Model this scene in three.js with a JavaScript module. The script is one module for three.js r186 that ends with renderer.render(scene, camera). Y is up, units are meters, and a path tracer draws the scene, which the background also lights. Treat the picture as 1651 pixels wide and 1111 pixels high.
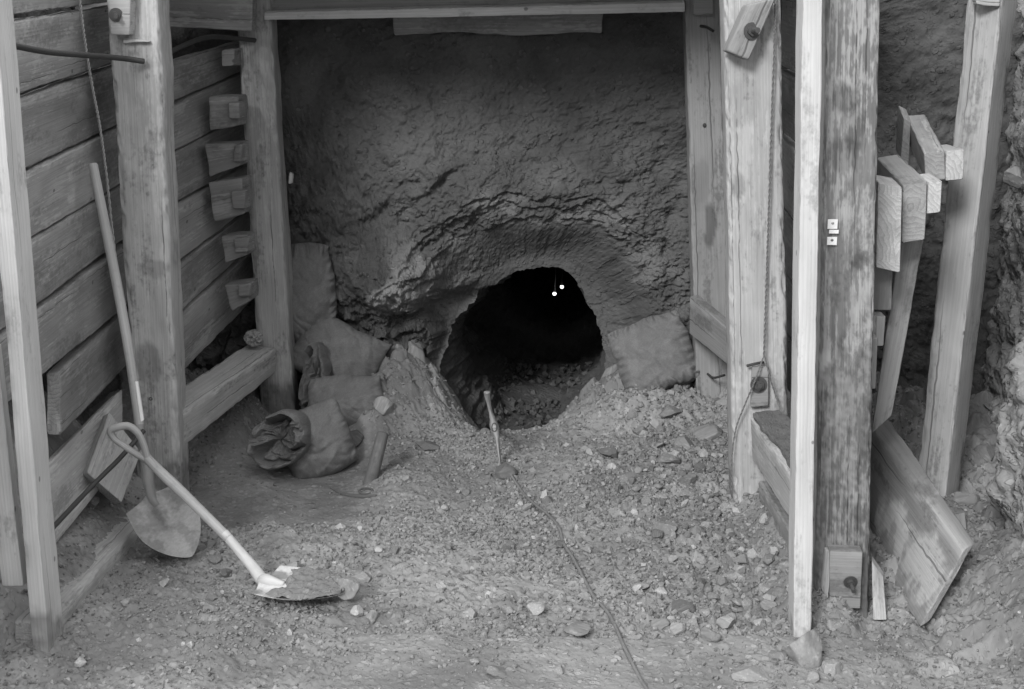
import * as THREE from 'three';
import { ConvexGeometry } from 'three/addons/geometries/ConvexGeometry.js';
import { ImprovedNoise } from 'three/addons/math/ImprovedNoise.js';
import { mergeGeometries, mergeVertices } from 'three/addons/utils/BufferGeometryUtils.js';

/* ------------------------------------------------ camera, sky, sun, exposure */
const scene = new THREE.Scene();
const F = 2400, CX = 825.5, CY = 555.5, EYE = 2.31;          // lens in photograph pixels
const camera = new THREE.PerspectiveCamera(2 * Math.atan(CY / F) * 180 / Math.PI, 1024 / 689, 0.1, 400);
camera.position.set(0, EYE, 0);
camera.rotation.order = 'YXZ';
camera.rotation.set(-14.8 * Math.PI / 180, 1.91 * Math.PI / 180, 0);
camera.updateMatrixWorld(true);
const renderer = new THREE.WebGLRenderer({ antialias: true });
renderer.toneMapping = THREE.LinearToneMapping;
renderer.toneMappingExposure = 1.9;
renderer.shadowMap.enabled = true;

{ // even overcast sky, a little brighter overhead
  const w = 128, h = 64, a = new Float32Array(w * h * 4);
  for (let j = 0; j < h; j++) for (let i = 0; i < w; i++) {
    const el = ((j + 0.5) / h - 0.5) * Math.PI, s = Math.max(0, Math.sin(el));
    const L = 0.5 * (1 + 1.5 * s) / 1.3, k = (j * w + i) * 4;
    a[k] = L; a[k + 1] = L; a[k + 2] = L; a[k + 3] = 1;
  }
  const t = new THREE.DataTexture(a, w, h, THREE.RGBAFormat, THREE.FloatType);
  t.mapping = THREE.EquirectangularReflectionMapping; t.magFilter = THREE.LinearFilter; t.needsUpdate = true;
  scene.background = t; scene.environment = t;
}
const sun = new THREE.DirectionalLight(new THREE.Color(1, 1, 1), 1.5);
sun.position.set(-5, 8.5, 6.5); sun.target.position.set(0, 0, -6);
sun.castShadow = true; sun.shadow.radius = 27; sun.shadow.mapSize.set(2048, 2048);
Object.assign(sun.shadow.camera, { left: -7, right: 7, top: 7, bottom: -7, near: 0.5, far: 30 });
scene.add(sun, sun.target);

/* ------------------------------------------------ helpers */
const V = (x, y, z) => new THREE.Vector3(x, y, z);
function rng(s) { return () => { s |= 0; s = s + 0x6D2B79F5 | 0; let t = Math.imul(s ^ s >>> 15, 1 | s); t = t + Math.imul(t ^ t >>> 7, 61 | t) ^ t; return ((t ^ t >>> 14) >>> 0) / 4294967296; }; }
const rnd = rng(71);
const IN = new ImprovedNoise();
const n3 = (x, y, z) => IN.noise(x + 100.3, y + 57.1, z + 31.7);
function fbm(x, y, z, o) { let s = 0, a = 1, f = 1; for (let i = 0; i < o; i++) { s += a * n3(x * f, y * f, z * f + i * 7.3); a *= 0.5; f *= 2.03; } return s; }
function cell(x, y) { // distance to the nearest of scattered points, and a number of its own
  const xi = Math.floor(x), yi = Math.floor(y); let best = 9, next = 9, id = 0;
  for (let j = -1; j <= 1; j++) for (let i = -1; i <= 1; i++) { let n = Math.imul(xi + i, 374761393) + Math.imul(yi + j, 668265263) | 0; n = Math.imul(n ^ n >>> 13, 1274126177); n ^= n >>> 16; const a = (n & 1023) / 1023, b = (n >>> 10 & 1023) / 1023, dx = xi + i + a - x, dy = yi + j + b - y, q = dx * dx + dy * dy; if (q < best) { next = best; best = q; id = (n >>> 20 & 1023) / 1023; } else if (q < next) next = q; }
  return [Math.sqrt(best), id, Math.sqrt(next) - Math.sqrt(best)];
}
const ss = (a, b, x) => { const t = Math.min(1, Math.max(0, (x - a) / (b - a))); return t * t * (3 - 2 * t); };
const gauss = (x, s) => Math.exp(-x * x / (2 * s * s));
const lerp = (a, b, t) => a + (b - a) * t;

function ray(px, py) { return V((px - CX) / F, -(py - CY) / F, -1).applyQuaternion(camera.quaternion); }
const eye = V(0, EYE, 0);
const P = (px, py, d) => { const r = ray(px, py); return r.multiplyScalar(d / -r.z).add(eye); };          // point at distance d
const PH = (px, py, h) => { const r = ray(px, py); return r.multiplyScalar((h - EYE) / r.y).add(eye); };   // point at height h
const PW = (px, py, w) => {                                                                                // point on an upright wall plane through (x1,d1),(x2,d2)
  const r = ray(px, py), [x1, d1, x2, d2] = w, nx = (d2 - d1), nz = (x2 - x1);
  const t = (nx * x1 - nz * d1) / (nx * r.x - nz * -r.z); return r.multiplyScalar(t).add(eye);
};

const used = {};
function numbered(n) { const k = used[n] = (used[n] ?? -1) + 1; return k ? `${n}_${String(k).padStart(3, '0')}` : n; }
function tag(o, label, category, group, kind) {
  if (label) o.userData.label = label; if (category) o.userData.category = category;
  if (group) o.userData.group = group; if (kind) o.userData.kind = kind; return o;
}
function mesh(name, geo, mat, parent) {
  const m = new THREE.Mesh(geo, mat); m.name = parent ? name : numbered(name); m.castShadow = m.receiveShadow = true;
  (parent || scene).add(m); return m;
}
function thing(name, label, category, at, group) {
  const g = new THREE.Group(); g.name = numbered(name); if (at) g.position.copy(at);
  tag(g, label, category, group); scene.add(g); g.updateMatrixWorld(true); return g;
}
// a mesh built in world coordinates, hung under a thing whose base is elsewhere
function part(name, geo, mat, t) { const g = geo.clone(); g.translate(-t.position.x, -t.position.y, -t.position.z); return mesh(name, g, mat, t); }

/* ------------------------------------------------ textures */
function vnoise(x, y, px, py, seed) { // periodic value noise
  const xi = Math.floor(x), yi = Math.floor(y), fx = x - xi, fy = y - yi;
  const h = (i, j) => { i = ((i % px) + px) % px; j = ((j % py) + py) % py; let n = Math.imul(i, 374761393) + Math.imul(j, 668265263) + Math.imul(seed, 974634777) | 0; n = Math.imul(n ^ n >>> 13, 1274126177); n ^= n >>> 16; return (n >>> 0) / 4294967296; };
  const sx = fx * fx * (3 - 2 * fx), sy = fy * fy * (3 - 2 * fy);
  return lerp(lerp(h(xi, yi), h(xi + 1, yi), sx), lerp(h(xi, yi + 1), h(xi + 1, yi + 1), sx), sy);
}
function pf(u, v, fx, fy, o, seed) { let s = 0, a = 0.5, t = 0; for (let i = 0; i < o; i++) { s += a * vnoise(u * fx, v * fy, fx, fy, seed + i); t += a; a *= 0.55; fx *= 2; fy *= 2; } return s / t; }
function greyTex(w, h, f, srgb) {
  const a = new Uint8Array(w * h * 4);
  for (let j = 0; j < h; j++) for (let i = 0; i < w; i++) {
    let g = Math.min(1, Math.max(0, f((i + 0.5) / w, (j + 0.5) / h, i, j)));
    if (srgb) g = g <= 0.0031308 ? g * 12.92 : 1.055 * Math.pow(g, 1 / 2.4) - 0.055;
    const k = (j * w + i) * 4; a[k] = a[k + 1] = a[k + 2] = Math.round(g * 255); a[k + 3] = 255;
  }
  const t = new THREE.DataTexture(a, w, h, THREE.RGBAFormat);
  t.wrapS = t.wrapT = THREE.RepeatWrapping; t.magFilter = THREE.LinearFilter; t.minFilter = THREE.LinearMipmapLinearFilter; t.generateMipmaps = true;
  if (srgb) t.colorSpace = THREE.SRGBColorSpace; t.needsUpdate = true; return t;
}
// wood: u across the grain (0.4 m), v along it (1.6 m)
function woodPair(seed, { base, grain = 0.25, fibre = 0.18, blotch = 0.25, dirt = 0, dirtTone = 0.1, pale = 0, paleTone = 0.4, knots = 2, checks = 3, rings = 16 }) {
  const R = rng(seed * 13 + 5), K = [], C = [];
  for (let i = 0; i < knots; i++) K.push([R(), R(), 0.008 + R() * 0.014]);
  for (let i = 0; i < checks; i++) C.push([R(), R(), 0.1 + R() * 0.25, 0.002 + R() * 0.003]);
  const wrap = (d) => d - Math.round(d);
  const fields = (u, v) => {
    let bend = 0, knot = 0;
    for (const [ku, kv, kr] of K) { const du = wrap(u - ku) * 0.4, dv = wrap(v - kv) * 1.6, q = Math.hypot(du, dv * 0.35) / kr; bend += 0.5 * Math.exp(-q * 0.55) ; knot = Math.max(knot, 1 - ss(0.35, 0.6, Math.hypot(du, dv * 0.75) / kr)); }
    const warp = (pf(u, v, 3, 2, 3, seed + 40) - 0.5) * 2.6;
    const ph = (u * rings + warp + bend * 2.2), fr = ph - Math.floor(ph);
    const ring = Math.pow(fr, 2.2) * (0.6 + 0.4 * vnoise(Math.floor(ph), 0.5, 997, 3, seed));
    const fib = pf(u, v, 90, 5, 3, seed + 3);
    let chk = 0;
    for (const [cu, cv, cl, cw] of C) { const dv = wrap(v - cv); if (Math.abs(dv) < cl) { const du = wrap(u - cu + (vnoise(v * 40, 1, 40, 3, seed + 9) - 0.5) * 0.015); chk = Math.max(chk, (1 - ss(cw * 0.5, cw * 2.2, Math.abs(du))) * (1 - Math.pow(Math.abs(dv) / cl, 3))); } }
    return { ring, fib, knot, chk };
  };
  const color = greyTex(512, 1024, (u, v) => {
    const { ring, fib, knot, chk } = fields(u, v);
    let g = base * (1 - grain * (ring - 0.3)) * (1 + fibre * 2 * (fib - 0.5)) * (1 + blotch * 2 * (pf(u, v, 4, 6, 4, seed + 17) - 0.5));
    g *= 1 - 0.55 * knot; g *= 1 - 0.6 * chk;
    if (pale) { const q = pf(u, v, 8, 9, 5, seed + 60) * 0.45 + pf(u, v, 60, 8, 3, seed + 61) * 0.3 + pf(u, v, 40, 60, 4, seed + 62) * 0.25; g = lerp(g, paleTone * (0.85 + 0.3 * fib), ss(0.53 - 0.12 * pale, 0.67 - 0.12 * pale, q) * 0.85); }
    if (dirt) { const q = pf(u, v, 5, 7, 6, seed + 80) * 0.6 + pf(u, v, 30, 90, 4, seed + 81) * 0.25 + pf(u, v, 70, 10, 3, seed + 83) * 0.15; g = lerp(g, dirtTone * (0.75 + 0.5 * pf(u, v, 100, 300, 2, seed + 82)), ss(0.58 - 0.2 * dirt, 0.76 - 0.2 * dirt, q) * 0.8); }
    return g;
  }, true);
  const bump = greyTex(512, 1024, (u, v) => { const { ring, fib, knot, chk } = fields(u, v); return 0.55 + 0.25 * (fib - 0.5) * 2 * 0.6 - 0.12 * ring + 0.15 * knot - 0.5 * chk + 0.2 * (pf(u, v, 60, 90, 3, seed + 91) - 0.5); });
  return { color, bump };
}
function woodMat(pair, tint = 1, rough = 0.85, bs = 0.0025) {
  return new THREE.MeshStandardMaterial({ map: pair.color, bumpMap: pair.bump, bumpScale: bs, roughness: rough, vertexColors: true, color: new THREE.Color(tint, tint, tint) });
}
const W = {
  fresh: woodPair(1, { base: 0.56, grain: 0.17, fibre: 0.12, blotch: 0.18, dirt: 0.18, dirtTone: 0.36, knots: 4, checks: 2, rings: 34 }),
  post: woodPair(2, { base: 0.34, grain: 0.13, fibre: 0.16, blotch: 0.2, dirt: 0.22, dirtTone: 0.15, pale: 0.2, paleTone: 0.42, knots: 1, checks: 4 }),
  post2: woodPair(3, { base: 0.33, grain: 0.12, fibre: 0.14, blotch: 0.2, dirt: 0.25, dirtTone: 0.17, knots: 2, checks: 4 }),
  plank: woodPair(4, { base: 0.27, grain: 0.12, fibre: 0.12, blotch: 0.3, dirt: 0.4, dirtTone: 0.18, pale: 0.1, paleTone: 0.38, knots: 2, checks: 3 }),
  plank2: woodPair(5, { base: 0.28, grain: 0.12, fibre: 0.12, blotch: 0.3, dirt: 0.3, dirtTone: 0.17, pale: 0.12, paleTone: 0.4, knots: 3, checks: 2 }),
  old: woodPair(6, { base: 0.19, grain: 0.12, fibre: 0.25, blotch: 0.4, dirt: 0.4, dirtTone: 0.12, pale: 0.72, paleTone: 0.4, knots: 1, checks: 5 }),
  mud: woodPair(7, { base: 0.36, grain: 0.1, fibre: 0.1, blotch: 0.25, dirt: 0.6, dirtTone: 0.17, knots: 1, checks: 1 }),
};
const endTex = (() => { // end grain, 0.25 m square
  const f = (u, v) => { const x = u - 0.2, y = v - 0.9, r = Math.hypot(x, y) * 13 + (pf(u, v, 5, 5, 3, 5) - 0.5) * 2.2, fr = r - Math.floor(r); return [fr, pf(u, v, 70, 70, 2, 9), pf(u, v, 4, 4, 4, 12)]; };
  return { color: greyTex(256, 256, (u, v) => { const [a, b, c] = f(u, v); return 0.38 * (1 - 0.3 * a * a) * (0.85 + 0.3 * b) * (0.7 + 0.6 * c); }, true), bump: greyTex(256, 256, (u, v) => { const [a, b] = f(u, v); return 0.5 + 0.2 * a + 0.3 * (b - 0.5); }) };
})();
// earth, 1.3 m square
function earthPair(seed, base, pebble) {
  const S = 1024, cells = [];
  const H = new Float32Array(S * S), A = new Float32Array(S * S), R = rng(seed * 7 + 1);
  for (let j = 0; j < S; j++) for (let i = 0; i < S; i++) { const u = i / S, v = j / S; H[j * S + i] = 0.3 + 0.35 * pf(u, v, 12, 12, 6, seed) + 0.25 * (pf(u, v, 90, 90, 3, seed + 20) - 0.5); A[j * S + i] = base * (0.68 + 0.64 * (0.6 * pf(u, v, 4, 4, 5, seed + 30) + 0.4 * pf(u, v, 120, 120, 3, seed + 31))); }
  for (let k = 0; k < pebble; k++) {
    const cx = R() * S, cy = R() * S, r = 1.5 + Math.pow(R(), 4) * 11, e = 0.6 + 0.6 * R(), th = R() * 3.14, tone = base * (0.82 + R() * 0.7), hgt = 0.1 + 0.02 * r, ca = Math.cos(th), sa = Math.sin(th);
    for (let y = -Math.ceil(r * 1.4); y <= r * 1.4; y++) for (let x = -Math.ceil(r * 1.4); x <= r * 1.4; x++) {
      const p = (x * ca + y * sa) / r, q = (-x * sa + y * ca) / (r * e), d = Math.max(Math.hypot(p, q), (Math.abs(p) + Math.abs(q)) * 0.78); if (d > 1) continue;
      const k2 = (((cy + y | 0) % S + S) % S) * S + (((cx + x | 0) % S + S) % S), m = 1 - ss(0.75, 1, d); A[k2] = lerp(A[k2], tone, m * 0.75); H[k2] += hgt * m * (0.7 + 0.3 * p);
    }
  }
  return { color: greyTex(S, S, (u, v, i, j) => A[j * S + i], true), bump: greyTex(S, S, (u, v, i, j) => H[j * S + i] * 0.8) };
}
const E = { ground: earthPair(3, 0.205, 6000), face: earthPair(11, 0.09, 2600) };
const M = {
  ground: new THREE.MeshStandardMaterial({ map: E.ground.color, bumpMap: E.ground.bump, bumpScale: 0.012, roughness: 0.97, vertexColors: true }),
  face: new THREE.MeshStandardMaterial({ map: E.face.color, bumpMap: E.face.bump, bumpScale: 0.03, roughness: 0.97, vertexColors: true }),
  bank: new THREE.MeshStandardMaterial({ map: E.ground.color, color: new THREE.Color(1.22, 1.22, 1.22), bumpMap: E.ground.bump, bumpScale: 0.026, roughness: 0.97, vertexColors: true }),
  stone: [0.13, 0.2, 0.27, 0.38].map((g) => new THREE.MeshStandardMaterial({ map: E.ground.color, color: new THREE.Color(g / 0.215, g / 0.215, g / 0.215), bumpMap: E.face.bump, bumpScale: 0.004, roughness: 0.93 })),
  end: new THREE.MeshStandardMaterial({ map: endTex.color, bumpMap: endTex.bump, bumpScale: 0.002, roughness: 0.9 }),
  endPale: new THREE.MeshStandardMaterial({ map: endTex.color, bumpMap: endTex.bump, bumpScale: 0.002, roughness: 0.9, color: new THREE.Color(1.55, 1.55, 1.55) }),
  iron: new THREE.MeshStandardMaterial({ color: new THREE.Color(0.06, 0.06, 0.06), roughness: 0.65, metalness: 0.3, bumpMap: E.face.bump, bumpScale: 0.002 }),
  rust: new THREE.MeshStandardMaterial({ map: E.ground.color, color: new THREE.Color(0.5, 0.5, 0.5), roughness: 0.9, bumpMap: E.face.bump, bumpScale: 0.004 }),
  bolt: new THREE.MeshStandardMaterial({ color: new THREE.Color(0.12, 0.12, 0.12), roughness: 0.55, metalness: 0.6 }),
  rope: new THREE.MeshStandardMaterial({ color: new THREE.Color(0.3, 0.3, 0.3), roughness: 0.95 }),
  wire: new THREE.MeshStandardMaterial({ color: new THREE.Color(0.17, 0.17, 0.17), roughness: 0.9 }),
  hose: new THREE.MeshStandardMaterial({ map: E.ground.color, color: new THREE.Color(0.9, 0.9, 0.9), roughness: 0.9, bumpMap: E.face.bump, bumpScale: 0.003 }),
  paper: new THREE.MeshStandardMaterial({ color: new THREE.Color(0.9, 0.9, 0.9), roughness: 0.9 }),
};
M.fresh = woodMat(W.fresh); M.post = woodMat(W.post); M.post2 = woodMat(W.post2); M.old = woodMat(W.old); M.mud = woodMat(W.mud);
M.planks = [woodMat(W.plank), woodMat(W.plank2), woodMat(W.plank, 0.85), woodMat(W.plank2, 1.15)];
M.rake = woodMat(W.post2, 1.3); M.wedge = woodMat(W.plank2, 0.72); M.postDim = woodMat(W.post2, 0.8); M.postPale = woodMat(W.post, 1.2); M.freshDim = woodMat(W.fresh, 0.72);
const sackTex = {
  color: greyTex(512, 512, (u, v) => 0.25 * (0.8 + 0.4 * pf(u, v, 6, 6, 5, 77)) * (0.88 + 0.12 * Math.sin(u * 2 * Math.PI * 120) * Math.sin(v * 2 * Math.PI * 120)) * lerp(1, 0.87, ss(0.4, 0.65, pf(u, v, 7, 7, 7, 91))) * (0.82 + 0.36 * pf(u, v, 90, 90, 2, 95)), true),
  bump: greyTex(512, 512, (u, v) => 0.5 + 0.2 * Math.sin(u * 2 * Math.PI * 120) * Math.sin(v * 2 * Math.PI * 120) + 0.5 * (pf(u, v, 8, 8, 5, 88) - 0.5)),
};
M.sack = new THREE.MeshStandardMaterial({ map: sackTex.color, color: new THREE.Color(0.84, 0.84, 0.84), bumpMap: sackTex.bump, bumpScale: 0.004, roughness: 0.95, side: THREE.DoubleSide });
const bladeTex = greyTex(512, 512, (u, v) => { const d = ss(0.45, 0.62, pf(u, v, 5, 5, 6, 31)); return lerp(0.3, 0.22, d) * (0.8 + 0.4 * pf(u, v, 30, 40, 4, 33)); }, true);
M.blade = new THREE.MeshStandardMaterial({ map: bladeTex, roughness: 0.6, metalness: 0.25, bumpMap: E.face.bump, bumpScale: 0.002, side: THREE.DoubleSide });
const chippedTex = greyTex(256, 256, (u, v) => lerp(0.5, 0.22, ss(0.42, 0.62, pf(u, v, 7, 5, 6, 51))) * (0.85 + 0.3 * pf(u, v, 40, 40, 2, 55)), true);
M.chipped = new THREE.MeshStandardMaterial({ map: chippedTex, roughness: 0.6, side: THREE.DoubleSide });
M.handle = woodMat(W.fresh, 0.62, 0.6, 0.001);

/* ------------------------------------------------ timber: a board or post with rounded, slightly chipped edges
   A0-A1 is one end of its front face (across the grain), B0-B1 the other, off the way to its back */
let seedCount = 1;
// dark stains on a timber at pixel places: [x, y, half width, half height, tone] on the plane at distance d
function stains(list, d, line) {
  const L = list.map(([x, y, w, h, t]) => [P(x, y, d), w / 2400 * d * 1.05, h / 2400 * d * 1.05, t]);
  return (q) => { let k = 1; for (const [c, w, h, t] of L) { const e = Math.hypot((q.x - c.x) / w, (q.y - c.y) / h) + 0.35 * fbm(q.x * 25, q.y * 14, q.z * 25, 3); k *= lerp(t, 1, ss(0.8, 1.05, e)); }
    if (line) k *= lerp(1, line[2] * (0.85 + 0.4 * n3(q.x * 60, q.y * 60, q.z * 60)), ss(0.03, -0.03, q.y - line[0] - line[1] * fbm(q.x * 9 + 3, q.y * 5, q.z * 9, 4))); return k; };
}
let mudLine = null; // [height, spread, tone]: earth smeared on the foot of the timber that is built next
function timber({ A0, A1, B0, B1, off, offB, c = 0.006, wob = 0.003, segs, nw: nwAsk, rag = 0 }) {
  const sd = seedCount++ * 3.71, O = off, OB = offB || off;
  const L = A0.clone().add(A1).distanceTo(B0.clone().add(B1)) / 2, Wd = A0.distanceTo(A1), T = O.length();
  c = Math.min(c, Wd * 0.3, T * 0.3);
  const prof = [], side = (x0, y0, x1, y1, n, nx, ny) => { for (let i = 0; i <= n; i++) { const t = i / n; prof.push([lerp(x0, x1, t), lerp(y0, y1, t), nx, ny, 0]); } };
  const nw = nwAsk || Math.max(2, Math.min(7, Math.round(Wd / 0.035))), nt = Math.max(2, Math.min(6, Math.round(T / 0.04)));
  const arc = (cx, cy, a0) => { for (let i = 1; i < 3; i++) { const a = a0 + i / 3 * Math.PI / 2; prof.push([cx + c * Math.cos(a), cy + c * Math.sin(a), Math.cos(a), Math.sin(a), 1]); } };
  side(c, 0, Wd - c, 0, nw, 0, -1); arc(Wd - c, c, -Math.PI / 2);
  side(Wd, c, Wd, T - c, nt, 1, 0); arc(Wd - c, T - c, 0);
  side(Wd - c, T, c, T, nw, 0, 1); arc(c, T - c, Math.PI / 2);
  side(0, T - c, 0, c, nt, -1, 0); arc(c, c, Math.PI);
  prof.push([...prof[0]]);
  const per = [0]; for (let i = 1; i < prof.length; i++) per.push(per[i - 1] + Math.hypot(prof[i][0] - prof[i - 1][0], prof[i][1] - prof[i - 1][1]));
  const n = segs || Math.max(4, Math.min(90, Math.round(L / 0.025)));
  const ls = [[0, 1], [Math.min(0.3 * c, L * 0.1), 0.35], [Math.min(c, L * 0.2), 0]]; for (let i = 1; i < n; i++) { const l = i / n * L; if (l > c * 1.2 && l < L - c * 1.2) ls.push([l, 0]); } ls.push([Math.max(L - c, L * 0.8), 0], [Math.max(L - 0.3 * c, L * 0.9), 0.35], [L, 1]);
  const mud = mudLine; mudLine = null; const col = [], tint = (q) => { const k = typeof mud === 'function' ? mud(q) : mud ? lerp(1, mud[2] * (0.85 + 0.4 * n3(q.x * 60, q.y * 60, q.z * 60)), ss(0.03, -0.03, q.y - mud[0] - mud[1] * fbm(q.x * 9 + sd, q.y * 5, q.z * 9, 4))) : 1; return k; };
  const pos = [], uv = [], idx = [], u0 = (sd * 0.37) % 1, v0 = (sd * 0.73) % 1;
  const at = (l, p, q, out) => {
    const t = l / L, f = A0.clone().lerp(B0, t).lerp(A1.clone().lerp(B1, t), p / Wd);
    return out.copy(f).addScaledVector(O, (1 - t) * q / T).addScaledVector(OB, t * q / T);
  };
  const tmp = V(0, 0, 0), m = prof.length;
  const ringPts = [];
  for (const [l, ins] of ls) {
    const row = [];
    for (let i = 0; i < m; i++) {
      let [p, q, nx, ny, edge] = prof[i];
      const w = wob * (n3(l * 3 + sd, p * 5, q * 5) + 0.5 * n3(l * 11 + sd, p * 20, q * 20)), ch = edge ? -c * 0.9 * Math.max(0, n3(l * 22 + sd, nx * 3, ny * 3) + 0.05) * 1.6 : 0;
      p += nx * (w + ch) - ins * c * 0.6 * Math.sign(p - Wd / 2) * (Math.abs(p - Wd / 2) / (Wd / 2)); q += ny * (w + ch) - ins * c * 0.6 * Math.sign(q - T / 2) * (Math.abs(q - T / 2) / (T / 2));
      let l2 = l; if (rag && (l < c * 1.5)) l2 += rag * n3(p * 14 + sd, q * 14, 1); if (rag && (l > L - c * 1.5)) l2 += rag * n3(p * 14 + sd, q * 14, 5);
      at(l2, p, q, tmp); row.push(tmp.clone()); { const k = tint(tmp); col.push(k, k, k); } pos.push(tmp.x, tmp.y, tmp.z); uv.push(per[i] / 0.4 + u0, l / 1.6 + v0);
    }
    ringPts.push(row);
  }
  for (let j = 0; j < ls.length - 1; j++) for (let i = 0; i < m - 1; i++) { const a = j * m + i, b = a + 1, d = a + m, e = d + 1; idx.push(a, d, b, b, d, e); }
  const g = new THREE.BufferGeometry();
  g.setAttribute('position', new THREE.Float32BufferAttribute(pos, 3)); g.setAttribute('uv', new THREE.Float32BufferAttribute(uv, 2)); g.setAttribute('color', new THREE.Float32BufferAttribute(col, 3)); g.setIndex(idx);
  // orientation: make faces look outwards
  const cen = A0.clone().add(B1).multiplyScalar(0.5).addScaledVector(O, 0.5), fa = ringPts[2][1], fb = ringPts[3][1], fc = ringPts[2][2];
  const nrm = fb.clone().sub(fa).cross(fc.clone().sub(fa)); const flip = nrm.dot(fa.clone().sub(cen)) < 0;
  if (flip) { for (let i = 0; i < idx.length; i += 3) { const t = idx[i + 1]; idx[i + 1] = idx[i + 2]; idx[i + 2] = t; } g.setIndex(idx); }
  g.computeVertexNormals();
  { // weld the normals along the seam
    const N = g.attributes.normal; for (let j = 0; j < ls.length; j++) { const a = j * m, b = a + m - 1; const x = N.getX(a) + N.getX(b), y = N.getY(a) + N.getY(b), z = N.getZ(a) + N.getZ(b), k = Math.hypot(x, y, z) || 1; N.setXYZ(a, x / k, y / k, z / k); N.setXYZ(b, x / k, y / k, z / k); }
  }
  const caps = [];
  for (const e of [0, ls.length - 1]) {
    const row = ringPts[e], cp = [], cu = [], ci = [], mid = V(0, 0, 0); for (let i = 0; i < m - 1; i++) mid.add(row[i]); mid.multiplyScalar(1 / (m - 1));
    cp.push(mid.x, mid.y, mid.z); cu.push(0.5 * Wd / 0.25 + u0, 0.5 * T / 0.25 + v0);
    for (let i = 0; i < m; i++) { cp.push(row[i].x, row[i].y, row[i].z); cu.push(prof[i][0] / 0.25 + u0, prof[i][1] / 0.25 + v0); }
    const dir = B0.clone().sub(A0).multiplyScalar(e ? 1 : -1), nn = row[1].clone().sub(mid).cross(row[3].clone().sub(mid)), fl = nn.dot(dir) < 0;
    for (let i = 1; i < m; i++) fl ? ci.push(0, i + 1, i) : ci.push(0, i, i + 1);
    const cg = new THREE.BufferGeometry(); cg.setAttribute('position', new THREE.Float32BufferAttribute(cp, 3)); cg.setAttribute('uv', new THREE.Float32BufferAttribute(cu, 2)); cg.setAttribute('color', new THREE.Float32BufferAttribute(cp.map(() => 1), 3)); cg.setIndex(ci); cg.computeVertexNormals(); caps.push(cg);
  }
  return { body: g, caps, whole: mergeGeometries([g, ...caps]) };
}
// a standing post from the pixel edges of its front face at two heights of the picture, on the upright plane at distance d
function postShape(l1, r1, y1, l2, r2, y2, d, depth, yb, yt, o = {}) {
  const d2 = o.d2 ?? d, tl = P(l1, y1, d2), tr = P(r1, y1, d2), bl = P(l2, y2, d), br = P(r2, y2, d);
  const ext = (b, t, y) => b.clone().lerp(t, (y - b.y) / (t.y - b.y));
  return timber({ A0: ext(bl, tl, yb), A1: ext(br, tr, yb), B0: ext(bl, tl, yt), B1: ext(br, tr, yt), off: o.off || V(0, 0, -depth), c: o.c ?? 0.01, wob: o.wob ?? 0.004, ...o });
}
// a block or strut whose end faces the camera: pixel corners TL, TR, BR, BL at distance d, running back by off
function blockShape(q, d, off, o = {}) {
  const [tl, tr, br, bl] = q.map(([x, y]) => P(x, y, d));
  return timber({ A0: tl, A1: bl, B0: tr, B1: br, off, c: 0.006, wob: 0.002, ...o });
}
// a strut along off with its end grain in view
function strutShape(q, d, off, o = {}) {
  const [tl, tr, br, bl] = q.map(([x, y]) => P(x, y, d));
  return timber({ A0: tl, A1: tr, B0: tl.clone().add(off), B1: tr.clone().add(off), off: bl.clone().sub(tl), c: 0.006, wob: 0.002, ...o });
}
function board(name, shape, mat, label, category, group, endMat) {
  shape.body.computeBoundingBox(); const b = shape.body.boundingBox, at = V((b.min.x + b.max.x) / 2, b.min.y, (b.min.z + b.max.z) / 2);
  if (!endMat) { const g = shape.whole.clone(); g.translate(-at.x, -at.y, -at.z); const m = mesh(name, g, mat); m.position.copy(at); return tag(m, label, category, group); }
  const t = thing(name, label, category, at, group); part('timber', shape.body, mat, t); for (const e of shape.caps) part('end_grain', e, endMat, t); return t;
}
function tubeGeo(pts, r, seg = 60, rad = 8) { return new THREE.TubeGeometry(new THREE.CatmullRomCurve3(pts), seg, r, rad, false); }
function orient(geo, from, to) { // geometry along +y from 0, laid from one point towards another
  const q = new THREE.Quaternion().setFromUnitVectors(V(0, 1, 0), to.clone().sub(from).normalize());
  geo.applyQuaternion(q); geo.translate(from.x, from.y, from.z); return geo;
}
function boltGeo(at, dir, r = 0.016, len = 0.035) {
  const a = new THREE.CylinderGeometry(r * 1.75, r * 1.75, 0.005, 20).translate(0, 0.0025, 0), b = new THREE.CylinderGeometry(r * 1.15, r * 1.15, 0.014, 6).translate(0, 0.012, 0), c = new THREE.CylinderGeometry(r * 0.55, r * 0.62, len, 14).translate(0, len / 2 + 0.01, 0);
  const q = new THREE.Quaternion().setFromUnitVectors(V(0, 1, 0), dir.clone().normalize());
  return [a, b, c].map((g) => g.applyQuaternion(q).translate(at.x, at.y, at.z));
}
function addBolt(t, at, dir, r, len) { const [w, n, s] = boltGeo(at, dir, r, len); const b = part('bolt', mergeGeometries([n, s]), M.bolt, t); part('washer', w, M.bolt, t); return b; }

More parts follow.
